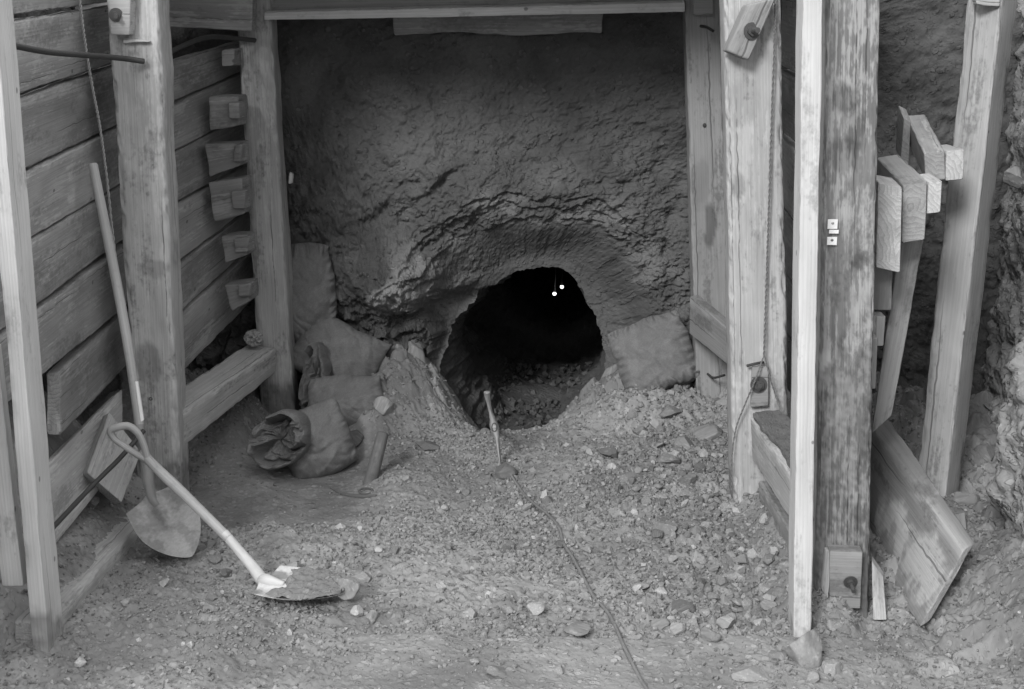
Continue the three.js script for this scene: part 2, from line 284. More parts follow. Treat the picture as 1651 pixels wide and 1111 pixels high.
/* ------------------------------------------------ the pit floor, the face with its tunnel, the banks */
function gh(x, d) { // height of the ground
  let h = 0;
  const xs = -1.70 + 0.11 * (d - 4.75) - 0.06, q = xs - x;                                     // slope behind the left sill
  h += (0.055 * ss(0, 0.05, q) + 0.62 * Math.max(0, q - 0.05) + 0.5 * Math.max(0, q - 0.3)) * ss(4.62, 4.8, d) * ss(6.25, 6.05, d);
  h += 0.16 * ss(-1.45, -1.62, x) * ss(6.5, 7.1, d);
  h += 0.16 * ss(0.72, 0.98, x) * ss(4.6, 5.1, d) * (1 - 0.85 * ss(1.0, 1.1, x));             // heap along the right sill
  h += 0.07 * gauss(x - 0.62, 0.28) * gauss(d - 6.85, 0.4) + 0.05 * gauss(x - 0.35, 0.4) * gauss(d - 6.3, 0.3); // rubble before the right post
  { const f = ss(6.85, 7.45, d), l = cell(x * 9, d * 9); h += f * (0.31 * gauss(x + 0.78, 0.19) + 0.17 * gauss(x - 0.36, 0.2)) + f * 0.09 * l[1] * ss(0, 0.4, l[2]) * (1 - gauss(x + 0.27, 0.3)); }                                         // toe of the left face
  h += 0.06 * ss(0.25, 0.6, x) * ss(6.9, 7.5, d) + 0.1 * gauss(x + 0.92, 0.09) * gauss(d - 6.95, 0.16) + 0.05 * gauss(x - 0.5, 0.2) * gauss(d - 7.12, 0.1);
  const sm = ss(-0.72, -1.0, x + 0.06 * n3(d * 3, 1, 2)) * ss(5.72, 5.86, d + 0.05 * n3(x * 5, 3, 1)) * (1 - ss(6.75, 7.1, d));
  h -= 0.05 * sm;                                                                              // hollow by the left posts
  h -= 0.25 * ss(6.98, 7.5, d) * gauss(x + 0.27, 0.25);                                        // notch down into the tunnel
  h -= 0.5 * ss(7.55, 7.8, d);
  const strip = ss(0.012, -0.012, d - 4.735 - 0.02 * n3(x * 3, 7, 1)) * ss(-0.75, -0.6, x); h += 0.018 * strip; // trodden ledge at the front
  const calm = Math.max(strip * 0.75, sm * 0.75), wild = ss(0.0, 0.6, x) * 0.5 + 0.7;
  const far = ss(3.9, 3.2, d);
  h += (1 - far * 0.5) * (0.035 * n3(x * 1.7, d * 1.7, 0.3) + 0.02 * (1 - calm * 0.6) * fbm(x * 5, d * 5, 1.7, 3));
  const near = d > 3.9 && d < 8 && Math.abs(x) < 2.6;
  if (near) {
    const r = fbm(x * 19, d * 19, 4.1, 3), b = Math.abs(n3(x * 31, d * 31, 9.2));
    const wx = x + 0.012 * r, wd = d + 0.012 * b, c1 = cell(wx * 17, wd * 17), c2 = cell(wd * 38, wx * 38), c3 = cell(wx * 75 + 9, wd * 75);
    h += wild * (1 - calm) * (0.011 * r + 0.006 * (0.4 - b) + 0.017 * Math.pow(c1[1], 2.5) * (ss(0, 0.3, c1[2]) * ss(0.75, 0.3, c1[0])) + 0.008 * Math.pow(c2[1], 1.6) * (ss(0, 0.3, c2[2]) * ss(0.75, 0.3, c2[0]))) + (0.0045 * c3[1] * ss(0.6, 0.2, c3[0]) + 0.0035 * fbm(x * 60, d * 60, 2.2, 2)) * (1 - 0.6 * calm);
  }
  if (x > 1.05) { const lc = cell(x * 6 + 0.2 * n3(d * 4, x, 1), d * 6); h += 0.035 * fbm(x * 4, d * 4, 6.6, 4) + ss(1.05, 1.3, x) * (0.05 * lc[1] * ss(0, 0.4, lc[2]) + 0.2 * ss(1.35, 1.75, x) * ss(5.55, 5.2, d)); }
  return h;
}
const onG = (px, py) => { // where a line of sight meets the ground
  const r = ray(px, py), d0 = 3.6; let t = d0 / -r.z, p = V(0, 0, 0);
  for (let i = 0; i < 900; i++) { p.copy(r).multiplyScalar(t).add(eye); if (p.y <= gh(p.x, -p.z)) break; t += 0.006; }
  p.y = gh(p.x, -p.z); return p;
};
function axis(a, b, step, far) { const o = []; for (let x = a; x <= b + 1e-6; x += step) o.push(x); let s = step, x = b; while (x < far) { s *= 1.6; x += s; o.push(x); } s = step; x = a; while (x > -far) { s *= 1.6; x -= s; o.unshift(x); } return o; }
function sheet(xs, ys, f, uvf, colf, flip) {
  const pos = [], uv = [], col = [], idx = [], n = xs.length;
  for (const y of ys) for (const x of xs) { const p = f(x, y); pos.push(p[0], p[1], p[2]); const t = uvf(x, y, p); uv.push(t[0], t[1]); const c = colf(x, y, p); col.push(c, c, c); }
  for (let j = 0; j < ys.length - 1; j++) for (let i = 0; i < n - 1; i++) { const a = j * n + i, b = a + 1, d = a + n, e = d + 1; flip ? idx.push(a, d, b, b, d, e) : idx.push(a, b, d, b, e, d); }
  const g = new THREE.BufferGeometry(); g.setAttribute('position', new THREE.Float32BufferAttribute(pos, 3)); g.setAttribute('uv', new THREE.Float32BufferAttribute(uv, 2)); g.setAttribute('color', new THREE.Float32BufferAttribute(col, 3)); g.setIndex(idx); g.computeVertexNormals(); return g;
}
{
  const xs = axis(-2.2, 2.2, 0.0075, 90), ds = axis(4.1, 7.8, 0.0085, 90);
  const g = sheet(xs, ds, (x, d) => [x, gh(x, d), -d], (x, d) => [x / 1.3, d / 1.3], (x, d) => { // dry crust and damper earth in patches
    const q = fbm(x * 2.2, d * 2.2, 11, 5); return 1 + 0.22 * ss(0.0, 0.25, q) - 0.2 * ss(-0.1, -0.35, q);
  });
  tag(mesh('ground', g, M.ground), 'loose stony earth floor of the timbered cut', null, null, 'structure');
}
// the face: rings round the mouth of the tunnel, outwards over the face and inwards along the tunnel
const FD = 7.55, TC = [-0.2, 0.22];
const mouth = [[975, 585], [973, 635], [955, 665], [920, 684], [880, 706], [845, 722], [815, 728], [780, 704], [745, 664], [728, 638], [710, 605], [712, 575], [725, 545], [745, 515], [780, 484], [815, 462], [850, 447], [898, 446], [928, 467], [950, 508], [968, 545]].map(([x, y]) => { const p = P(x, y, FD), dx = p.x - TC[0], dy = p.y - TC[1]; return [Math.atan2(dy, dx), Math.hypot(dx, dy)]; }).sort((a, b) => a[0] - b[0]);
function mouthR(th) {
  const n = mouth.length; th = Math.atan2(Math.sin(th), Math.cos(th));
  for (let i = 0; i < n; i++) { const a = mouth[i], b = mouth[(i + 1) % n]; let x = th, lo = a[0], hi = b[0]; if (hi < lo) { hi += 2 * Math.PI; if (x < lo) x += 2 * Math.PI; } if (x >= lo && x <= hi) { const t = (x - lo) / (hi - lo); return lerp(a[1], b[1], t * t * (3 - 2 * t) * 0.4 + t * 0.6); } }
  return mouth[0][1];
}
const edgeNoise = (th) => 0.02 * fbm(Math.cos(th) * 5, Math.sin(th) * 5, 3.3, 4) + 0.01 * Math.abs(n3(Math.cos(th) * 14, Math.sin(th) * 14, 8.8));
const terrace = (q, n) => { q *= n; const f = Math.floor(q), t = q - f; return (f + ss(0.72, 1, t)) / n; };
function faceDepth(x, y, rho, th) {
  let d = FD + 0.03 * Math.max(0, y - 0.6);
  const up = ss(-0.25, 0.25, Math.sin(th)), rightSide = ss(-0.3, 0.4, Math.cos(th));
  const rb = 0.36 + 0.06 * n3(Math.cos(th) * 2, Math.sin(th) * 2, 5.5) - 0.1 * rightSide * (1 - up);
  const w = (0.25 + 0.75 * up) * (0.55 + 0.45 * Math.max(up, rightSide));
  // smooth hollow brow round the mouth, with a broken edge above it
  const k = rho / (rb * (1 - 0.72 * ss(0.62, 0.2, Math.sin(th)) * ss(0.1, -0.5, Math.cos(th)))); d += 0.2 * w * (1 - ss(0.12, 1.02, k)) ;
  const jag = 0.06 * fbm(x * 6, y * 9, 2.2, 4);
  const lb = rho - rb + jag; const ledgeZone = up * ss(1.25, 0.75, Math.abs(th - 1.75));
  d += -0.024 * ledgeZone * (ss(-0.03, -0.015, lb) + ss(0.03, 0.042, lb + 0.02 * n3(x * 9, y * 14, 1)) + ss(0.085, 0.1, lb + 0.03 * n3(x * 7, y * 11, 3))) + 0.07 * ledgeZone * ss(0.03, 0.4, lb);
  // pale rock bulge at the left with an undercut beneath
  const bx = x + 0.84, by = y - 0.63; const bulge = Math.exp(-(bx * bx / 0.09 + by * by / 0.035));
  { const fc = cell(x * 7 + 0.5 * n3(x * 3, y * 3, 2), y * 7), fd = cell(x * 16, y * 16 + n3(x * 5, y * 5, 1)); d -= bulge * (0.15 + 0.11 * (fc[1] - 0.4) * ss(0, 0.4, fc[2]) + 0.035 * fd[1] * ss(0, 0.4, fd[2]) + 0.05 * fbm(x * 5, y * 5, 7, 3)); }
  const line = y - (0.47 - 0.28 * (x + 0.75) * -1 * 0.6) - 0.03 * n3(x * 7, 1, 4); d += 0.09 * gauss(line, 0.035) * gauss(x + 0.68, 0.24);
  const sc = y - (1.02 + (x + 0.95) * 0.55); d -= 0.045 * ss(-0.03, 0.015, sc + 0.06 * fbm(x * 5, y * 5, 1, 3)) * gauss(x + 0.72, 0.22) * ss(1.7, 1.2, y);
  d -= 0.16 * ss(0.5, -0.1, y) * ss(0.06, 0.25, rho) * (1 - up);                          // toe swelling out at the foot
  d -= 0.10 * ss(0.1, 0.32, x + 0.05 * n3(y * 3, 1, 1)) * ss(0.55, -0.05, y) * ss(0.02, 0.15, rho);
  // rough earth: lumps, cracks that follow the bedding, picked marks
  const rough = (0.14 + 0.86 * ss(0.68, 1.08, k)) * (1 - 0.45 * ss(0.85, 1.35, y + 0.25 * n3(x * 1.5, y, 6)) * (0.6 + 0.4 * ss(-0.2, 0.3, n3(x * 1.8, y * 1.8, 12))));
  d += 0.06 * fbm(x * 1.3, y * 1.3, 0.4, 2) + rough * (0.035 * fbm(x * 4.2, y * 4.2, 1.9, 4));
  const bed = fbm(x * 2.4 + 0.4 * y, y * 4.2 - 0.9 * x, 5.1, 4); d += rough * 0.035 * (terrace(bed + 0.5, 5) - bed - 0.5) ;
  { const pt = ss(0.0, 0.35, fbm(x * 1.4 + 5, y * 1.4, 7.7, 3)); d += pt * rough * 0.05 * Math.abs(fbm(x * 6.5, y * 6.5, 4.4, 4)); }
  const low = ss(0.75, 0.35, y) * (1 - 0.6 * bulge) * (1 - ss(0.2, 0.6, x)); const rk = Math.abs(fbm(x * 9, y * 9, 3.6, 3)); d += rough * (0.02 + 0.075 * low) * (0.25 - rk); if (low > 0.01) { const lm = cell(x * 8 + 0.5 * bed, y * 9 + bed); d -= low * rough * (0.09 * lm[1] * ss(0, 0.4, lm[2]) + 0.05 * Math.abs(fbm(x * 6, y * 6, 2.1, 4)) - 0.03); }
  const bed2 = fbm(x * 8 + 1.2 * y, y * 11 - 2.2 * x, 8.1, 3); d += 0.014 * rough * (terrace(bed2 + 0.5, 4) - bed2 - 0.5);
  const ck = Math.abs(fbm(x * 2.1 - y * 1.2 + 4, y * 2.9 - x * 0.5, 9.4, 3)); d += 0.016 * rough * Math.exp(-ck * 26) * ss(-0.1, 0.3, n3(x * 1.5, y * 1.5, 3));
  d += (0.008 * fbm(x * 20, y * 20, 6.1, 3) + 0.009 * fbm(x * 55, y * 55, 2.1, 2)) * (0.22 + 0.78 * rough); const cf = cell(x * 22 + 0.3 * bed2, y * 22), cg = cell(x * 55, y * 55 + bed2); d -= (0.3 * rough + 0.7 * rough * rough) * (0.012 * Math.pow(cf[1], 3) * (ss(0, 0.3, cf[2]) * ss(0.75, 0.3, cf[0])) + 0.009 * Math.pow(cg[1], 2) * (ss(0, 0.3, cg[2]) * ss(0.75, 0.3, cg[0]))) * (1 + low);
  return d;
}
{
  const NT = 1150, NO = 430, NI = 90, pos = [], uv = [], col = [], idx = [];
  const X0 = -2.7, X1 = 3.2, Y0 = -0.55, Y1 = 3.3;
  for (let j = -NI; j <= NO; j++) for (let i = 0; i <= NT; i++) {
    const th = (i % NT) / NT * 2 * Math.PI - 2.3, c = Math.cos(th), s = Math.sin(th), R = mouthR(th) + edgeNoise(th);
    let x, y, d, tone = 1;
    if (j >= 0) {
      const rx = c > 0 ? (X1 - TC[0]) / c : (X0 - TC[0]) / c, ry = s > 0 ? (Y1 - TC[1]) / s : (Y0 - TC[1]) / s, RO = Math.max(R + 0.12, Math.min(Math.abs(rx), Math.abs(ry)));
      const t = j / NO, rho = (RO - R) * (0.42 * t + 0.58 * Math.pow(t, 2.4)); x = TC[0] + c * (R + rho); y = TC[1] + s * (R + rho);
      d = faceDepth(x, y, rho, Math.atan2(s, c));
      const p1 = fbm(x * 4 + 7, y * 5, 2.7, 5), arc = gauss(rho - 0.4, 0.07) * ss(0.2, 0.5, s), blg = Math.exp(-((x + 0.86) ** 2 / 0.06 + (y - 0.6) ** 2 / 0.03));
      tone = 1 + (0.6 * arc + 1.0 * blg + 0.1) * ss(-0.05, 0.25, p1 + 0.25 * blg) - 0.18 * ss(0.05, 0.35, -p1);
    } else {
      const q = -j / NI, len = 5.2 * Math.pow(q, 1.5); const R0 = R;
      const cx = TC[0] + 0.05 * len, cy = TC[1] - 0.03 * len, mix = ss(0, 0.9, len), el = 0.5 * (1 + 0.04 * fbm(c * 2, s * 2, len * 2, 3));
      let rr = lerp(R0 - 0.09 * ss(0.05, 0.5, len) * ss(0.2, -0.6, c), el * (1 - 0.16 * ss(0.2, -0.6, c)), mix); rr += ss(0, 0.15, len) * (0.035 * fbm(c * 2.2, s * 2.2, len * 2.5 + 3, 4) + 0.03 * Math.abs(n3(c * 6, s * 6, len * 7)) + 0.03 * n3(c * 4, s * 4, len * 5) + 0.02 * n3(c * 13, s * 13, len * 15));
      x = cx + c * rr; y = cy + s * rr;
      const floor = -0.25 + 0.05 * fbm(x * 3, len * 3, 5.5, 3) + 0.09 * ss(-0.2, -0.55, x) * ss(0.2, 0.7, len) - 0.35 * ss(1.35, 1.7, len + 0.25 * n3(x * 3, 1, 1)); y = Math.max(y, lerp(y, floor, ss(0.0, 0.15, len)));
      const d0 = faceDepth(TC[0] + c * R, TC[1] + s * R, 0, Math.atan2(s, c)); d = lerp(d0, FD + 0.2, ss(0, 0.8, len)) + len;
      if (q > 0.985) { x = cx; y = cy; }
      tone = 0.9;
    }
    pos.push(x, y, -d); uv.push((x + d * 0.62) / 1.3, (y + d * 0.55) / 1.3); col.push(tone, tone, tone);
  }
  const m = NT + 1; for (let j = 0; j < NI + NO; j++) for (let i = 0; i < NT; i++) { const a = j * m + i, b = a + 1, e = a + m, f = e + 1; idx.push(a, e, b, b, e, f); }
  const g = new THREE.BufferGeometry(); g.setAttribute('position', new THREE.Float32BufferAttribute(pos, 3)); g.setAttribute('uv', new THREE.Float32BufferAttribute(uv, 2)); g.setAttribute('color', new THREE.Float32BufferAttribute(col, 3)); g.setIndex(idx); g.computeVertexNormals();
  { const N = g.attributes.normal; for (let j = 0; j <= NI + NO; j++) { const a = j * m, b = a + NT, x = N.getX(a) + N.getX(b), y = N.getY(a) + N.getY(b), z = N.getZ(a) + N.getZ(b), k = Math.hypot(x, y, z) || 1; N.setXYZ(a, x / k, y / k, z / k); N.setXYZ(b, x / k, y / k, z / k); } }
  g.computeBoundingBox();
  if (g.attributes.normal.getZ((NI + NO - 5) * m + 200) < 0) { const I = g.index.array; for (let i = 0; i < I.length; i += 3) { const t = I[i + 1]; I[i + 1] = I[i + 2]; I[i + 2] = t; } g.computeVertexNormals(); }
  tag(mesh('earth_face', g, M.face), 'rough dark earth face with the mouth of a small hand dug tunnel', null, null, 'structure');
}
const range = (a, b, n) => Array.from({ length: n + 1 }, (_, i) => a + (b - a) * i / n);
const bankX = (d, h) => 1.71 + 0.04 * (5.5 - Math.min(d, 5.5)) + 0.34 * ss(5.48, 5.66, d + 0.08 * n3(h * 2.3, 2, 2)) + 0.1 * Math.max(0, d - 5.7) + 0.02 * h + 0.5 * ss(2.6, 3.1, h) * (h - 2.6) * 12;
{
  const ds = range(2.2, 8.4, 620), hs = range(-0.5, 3.2, 260);
  const g = sheet(ds, hs, (d, h) => { const rough = fbm(d * 1.6, h * 1.6, 14, 2); let x = bankX(d, h) + 0.05 * rough + 0.05 * fbm(d * 4.5, h * 4.5, 17, 4); const cl = cell(d * 5 + 0.4 * rough, h * 6), cl2 = cell(d * 14, h * 14 + rough); x -= 0.024 * cl[1] * ss(0, 0.4, cl[2]) + 0.009 * cl2[1] * ss(0, 0.4, cl2[2]); const bd = fbm(d * 6 + h * 3, h * 5, 3, 3); x += 0.04 * (terrace(bd + 0.5, 4) - bd - 0.5) + 0.016 * fbm(d * 16, h * 16, 9, 4) + 0.006 * fbm(d * 50, h * 50, 2, 2); return [x, h, -d]; },
    (d, h) => [d / 1.3, h / 1.3], (d, h) => 1 + 0.25 * ss(0, 0.3, fbm(d * 2.5, h * 2.5, 5, 4)) - 0.2 * ss(0.05, 0.35, -fbm(d * 2.5, h * 2.5, 5, 4)), true);
  tag(mesh('earth_bank', g, M.bank), 'lumpy earth bank beside the raking post', null, null, 'structure');
  const g2 = sheet(range(2.6, 8.4, 200), range(-0.4, 3.2, 110), (d, h) => [-2.25 - 0.1 * h + 0.1 * fbm(d * 3, h * 3, 24, 4) - 0.5 * ss(2.6, 3.1, h) * (h - 2.6) * 12, h, -d], (d, h) => [d / 1.3, h / 1.3], () => 0.75);
  tag(mesh('earth_bank', g2, M.bank), 'earth bank behind the left plank wall', null, null, 'structure');
  const g3 = sheet(range(-40, 40, 40), range(0, 30, 30), (x, t) => [x, 3.25 + t * 0.35 + 0.15 * n3(x * 0.4, t, 1), -7.7 - t], (x, t) => [x / 1.3, t / 1.3], () => 1);
  tag(mesh('hillside', g3, M.bank), 'earth slope above the tunnel face', null, null, 'structure');
  for (const s of [-1, 1]) {
    const gs = sheet(range(0, 30, 24), range(2.2, 8.6, 16), (t, d) => [s * (2.75 + (s > 0 ? 0.6 : 0.5) + t), 3.15 + 0.1 * t, -d], (t, d) => [t / 1.3, d / 1.3], () => 1, s < 0);
    tag(mesh('hillside', gs, M.bank), s < 0 ? 'level ground above the left bank' : 'level ground above the right bank', null, null, 'structure');
  }
}

/* ------------------------------------------------ timber sets */
const G_POST = null;
// second post of the left side
{
  mudLine = stains([[248, 432, 26, 16, 0.72], [238, 590, 24, 42, 0.62], [205, 690, 26, 70, 0.72], [285, 420, 10, 70, 0.75], [232, 105, 16, 10, 0.8]], 6.05, [0.16, 0.2, 0.68]); const s = postShape(173, 256, 20, 222, 291, 790, 6.05, 0.19, -0.35, 2.62, { c: 0.018, wob: 0.008, segs: 180, nw: 14 });
  const t = thing('timber_post', 'thick square post on the left with a bolted block at its top', 'post', V(-1.72, -0.35, -6.15));
  part('timber', s.whole, M.postPale, t);
  const bl = blockShape([[172, -30], [211, -30], [208, 57], [178, 57]], 5.99, V(0.008, 0, -0.055), { c: 0.006 }); const bb = part('bolt_block', bl.whole, M.post, t);
  const a = P(187, 24, 5.99); const [w, n, c] = boltGeo(a, V(0.25, -0.1, 1), 0.016, 0.035); const b1 = part('bolt', mergeGeometries([n, c]), M.bolt, t);
  part('washer', w, M.bolt, t);
  const sp = timber({ A0: P(198, 62, 6.035), A1: P(198, 70, 6.035), B0: P(241, 66, 6.03), B1: P(241, 68, 6.03), off: V(0, 0, -0.02), wob: 0.004 }); part('splinter', sp.whole, M.postPale, t);
  const nail = new THREE.TorusGeometry(0.006, 0.0025, 8, 14); const p = P(243, 643, 6.03); nail.translate(p.x, p.y, p.z); part('nail', nail, M.bolt, t);
}
// back post on the left
{
  mudLine = [0.2, 0.12, 0.5]; const s = postShape(380, 436, 20, 420, 474, 660, 7.2, 0.17, -0.35, 2.45, { c: 0.016, wob: 0.01 });
  const t = thing('timber_post', 'slender square post on the left, between the sandbags and the low rail', 'post', V(-1.4, -0.35, -7.28));
  part('timber', s.whole, M.post, t);
  const ch = timber({ A0: P(466, 278, 7.22), A1: P(472, 281, 7.22), B0: P(464, 297, 7.22), B1: P(471, 296, 7.22), off: V(0, 0, -0.03) }); part('splinter', ch.whole, M.postPale, t);
}
// back post on the right
{
  mudLine = stains([[1146, 368, 9, 40, 0.5], [1150, 545, 14, 30, 0.75], [1128, 300, 16, 40, 0.85], [1126, 640, 6, 24, 0.7]], 7.2); const s = postShape(1105, 1160, 20, 1124, 1185, 690, 7.2, 0.17, -0.3, 2.45, { c: 0.01, wob: 0.006, segs: 180, nw: 14 });
  const t = thing('timber_post', 'dull square post behind the big right post, knot hole in its upper half', 'post', V(0.66, -0.3, -7.28));
  part('timber', s.whole, M.postDim, t);
  const kh = new THREE.SphereGeometry(0.009, 14, 10); const p = P(1136, 202, 7.2); kh.scale(1, 1.2, 0.4).translate(p.x, p.y, p.z + 0.001); part('knot', kh, M.iron, t);
  const bb = blockShape([[1118, -10], [1150, -10], [1150, 26], [1118, 26]], 7.16, V(0, 0, -0.045)); part('cleat', bb.whole, M.postDim, t);
  const nl = tubeGeo([P(1130, 42, 7.19), P(1140, 44, 7.12), P(1150, 50, 7.08)], 0.007, 12, 7); part('spike', nl, M.iron, t);
  const nl2 = tubeGeo([P(1141, 603, 7.19), P(1150, 609, 7.13), P(1168, 605, 7.05)], 0.006, 12, 7); part('spike', nl2, M.iron, t);
}
// the big right post
{
  mudLine = stains([[1190, 300, 12, 22, 0.66], [1200, 160, 26, 40, 0.88], [1225, 440, 20, 60, 0.9]], 6.0, [0.06, 0.2, 0.6]); const s = postShape(1167, 1260, 10, 1183, 1274, 820, 6.0, 0.19, -0.35, 2.62, { c: 0.02, wob: 0.006, segs: 180, nw: 14 });
  const t = thing('timber_post', 'broad pale post on the right with a tilted bolted block and a hanging rope', 'post', V(0.84, -0.35, -6.1));
  part('timber', s.whole, M.postPale, t);
  // tilted block
  const bl = (() => { const q = [[1206, 8], [1252, -4], [1208, 97], [1172, 82]].map(([x, y]) => P(x, y, 5.9)); return timber({ A0: q[0], A1: q[1], B0: q[3], B1: q[2], off: V(-0.012, -0.005, -0.085), c: 0.008, wob: 0.002 }); })();
  part('bolt_block', bl.whole, M.postDim, t);
  addBolt(t, P(1212, 50, 5.9), V(0.25, 0.1, 1), 0.019, 0.055);
  const pl = blockShape([[1213, 592], [1239, 592], [1239, 655], [1210, 657]], 5.965, V(0.002, 0, -0.03), { c: 0.004 }); part('bolt_block', pl.whole, M.postDim, t);
  addBolt(t, P(1223, 620, 5.965), V(0.05, 0.05, 1), 0.02, 0.02);
  part('spike', tubeGeo([P(1204, 590, 5.97), P(1216, 587, 5.96), P(1231, 584, 5.98)], 0.006, 10, 7), M.iron, t);
}
// near right post, weathered
{
  mudLine = stains([[1365, 160, 22, 26, 0.6], [1360, 250, 28, 30, 0.62], [1378, 210, 16, 40, 0.7], [1352, 480, 30, 120, 0.8]], 4.95, [1.05, 0.5, 0.74]); const s = postShape(1333, 1419, 20, 1314, 1401, 985, 4.95, 0.2, -0.3, 2.55, { c: 0.012, wob: 0.006, segs: 200, nw: 16 });
  const t = thing('timber_post', 'dark weathered near post with two white paper squares on it', 'post', V(1.0, -0.3, -5.05));
  part('timber', s.whole, M.old, t);
  const lip = timber({ A0: P(1325, -10, 4.99), A1: P(1334, -10, 4.97), B0: P(1310, 990, 4.99), B1: P(1317, 990, 4.97), off: V(0, 0, -0.05), c: 0.004 }); part('edge_strip', lip.whole, M.post2, t);
  const fr = blockShape([[1338, 887], [1391, 889], [1387, 982], [1338, 980]], 4.9, V(0, 0, -0.055), { c: 0.004 }); part('bolt_block', fr.whole, M.postDim, t);
  const wd = timber({ A0: P(1331, 886, 4.93), A1: P(1340, 890, 4.91), B0: P(1325, 950, 4.93), B1: P(1335, 968, 4.91), off: V(0, 0, -0.05), c: 0.003 }); part('wedge', wd.whole, M.postPale, t);
  addBolt(t, P(1371, 938, 4.9), V(0.05, -0.25, 1), 0.014, 0.045);
}
for (const [x0, y0, x1, y1, lab, pin] of [[1335, 353.5, 1350, 369, 'upper white paper square tacked to the dark near post', 1], [1337, 370.5, 1352, 376.5, 'narrow white paper strip between the two paper squares', 0], [1334, 382, 1349, 395, 'lower white paper square tacked to the dark near post', 1]]) {
  const a = P(x0, y0, 4.936), b = P(x1, y1, 4.936), g = new THREE.BoxGeometry(Math.abs(b.x - a.x), Math.abs(a.y - b.y), 0.0015);
  const c = a.clone().lerp(b, 0.5), t = thing('paper_tag', lab, 'paper tag', c);
  mesh('sheet', g, M.paper, t);
  if (pin) { const h = new THREE.SphereGeometry(0.0045, 12, 8); h.scale(1.15, 1, 0.4).translate(0.0, 0.003, 0.0012); mesh('tack', h, new THREE.MeshStandardMaterial({ color: new THREE.Color(pin && y0 > 375 ? 0.2 : 0.4, y0 > 375 ? 0.2 : 0.4, y0 > 375 ? 0.2 : 0.4), roughness: 0.5, metalness: 0.4 }), t); }
}
// pale upright boards at the front
{
  mudLine = [0.04, 0.16, 0.62]; const s = postShape(1294, 1327, 10, 1279, 1307, 1040, 4.72, 0.13, -0.2, 2.5, { c: 0.004, wob: 0.003 });
  board('upright_board', s, M.fresh, 'bright new board standing against the dark near post on the right', 'board');
  mudLine = [0.05, 0.2, 0.66]; const l = postShape(-36, -8, 10, 52, 79, 1045, 4.6, 0.15, -0.15, 2.5, { c: 0.004, wob: 0.004 });
  board('upright_board', l, M.fresh, 'bright new board standing at the left front of the cut', 'board');
  const k = timber({ A0: P(-45, 560, 4.74), A1: P(-6, 560, 4.74), B0: P(3, 945, 4.66), B1: P(37, 945, 4.66), off: V(0, 0, -0.05), c: 0.004, wob: 0.003 });
  board('short_board', k, M.fresh, 'short pale board ending above the ground behind the left front board', 'board');
  const k2 = timber({ A0: P(-50, 800, 4.85), A1: P(4, 800, 4.85), B0: P(-20, 1000, 4.8), B1: P(22, 1000, 4.8), off: V(0, 0, -0.06), c: 0.004, wob: 0.004 });
  board('short_board', k2, M.post2, 'grey board end low behind the short pale board at the left edge', 'board');
}

/* ------------------------------------------------ plank walls: every plank a part of its wall */
function plankWall(name, label, at, rows, wall, xa, xb, th) { // rows: [top line, bottom line, near x, far x] with lines as (x,y)-(x,y)
  const t = thing(name, label, 'plank wall', at);
  rows.forEach(([T, B, na, fb], i) => {
    const ln = ([x0, y0, x1, y1], x) => y0 + (y1 - y0) * (x - x0) / (x1 - x0), a = na ?? xa, b = fb ?? xb;
    const s = timber({ A0: PW(a, ln(T, a), wall), A1: PW(a, ln(B, a), wall), B0: PW(b, ln(T, b), wall), B1: PW(b, ln(B, b), wall), off: V(th, 0, 0), c: 0.008, wob: 0.006, rag: 0.01 });
    const m = part('plank', s.body, M.planks[i % 4], t); for (const k of s.caps) { const e = k.clone(); e.translate(-t.position.x, -t.position.y, -t.position.z); mesh('end_grain', e, M.end, m); }
  });
  return t;
}
plankWall('plank_wall', 'wall of wide dirty planks at the left behind the leaning long shovel', V(-1.97, 0.4, -5.6), [
  [[27, -110, 172, -95], [15, 26, 167, 4]],
  [[15, 36, 167, 12], [27, 154, 172, 104]],
  [[27, 162, 172, 112], [37, 274, 177, 208]],
  [[37, 281, 177, 213], [50, 386, 172, 311]],
  [[50, 389, 172, 314], [57, 493, 167, 411]],
  [[57, 502, 167, 421], [68, 606, 185, 509]],
  [[88, 610, 185, 519], [107, 693, 195, 601], 99, 205],
], [-1.95, 5.0, -1.95, 6.2], -12, 205, -0.06);
plankWall('plank_wall', 'wall of planks with wedging blocks between the two left posts', V(-1.8, 0.4, -6.8), [
  [[290, 96, 378, 70], [290, 160, 378, 120]],
  [[290, 164, 378, 124], [291, 238, 345, 210]],
  [[291, 241, 345, 213], [300, 318, 340, 294]],
  [[300, 324, 340, 301], [300, 413, 366, 363]],
  [[300, 418, 366, 368], [300, 495, 373, 428]],
  [[300, 502, 373, 435], [306, 589, 392, 499]],
], [-1.92, 6.1, -1.64, 7.4], 262, 418, -0.05);
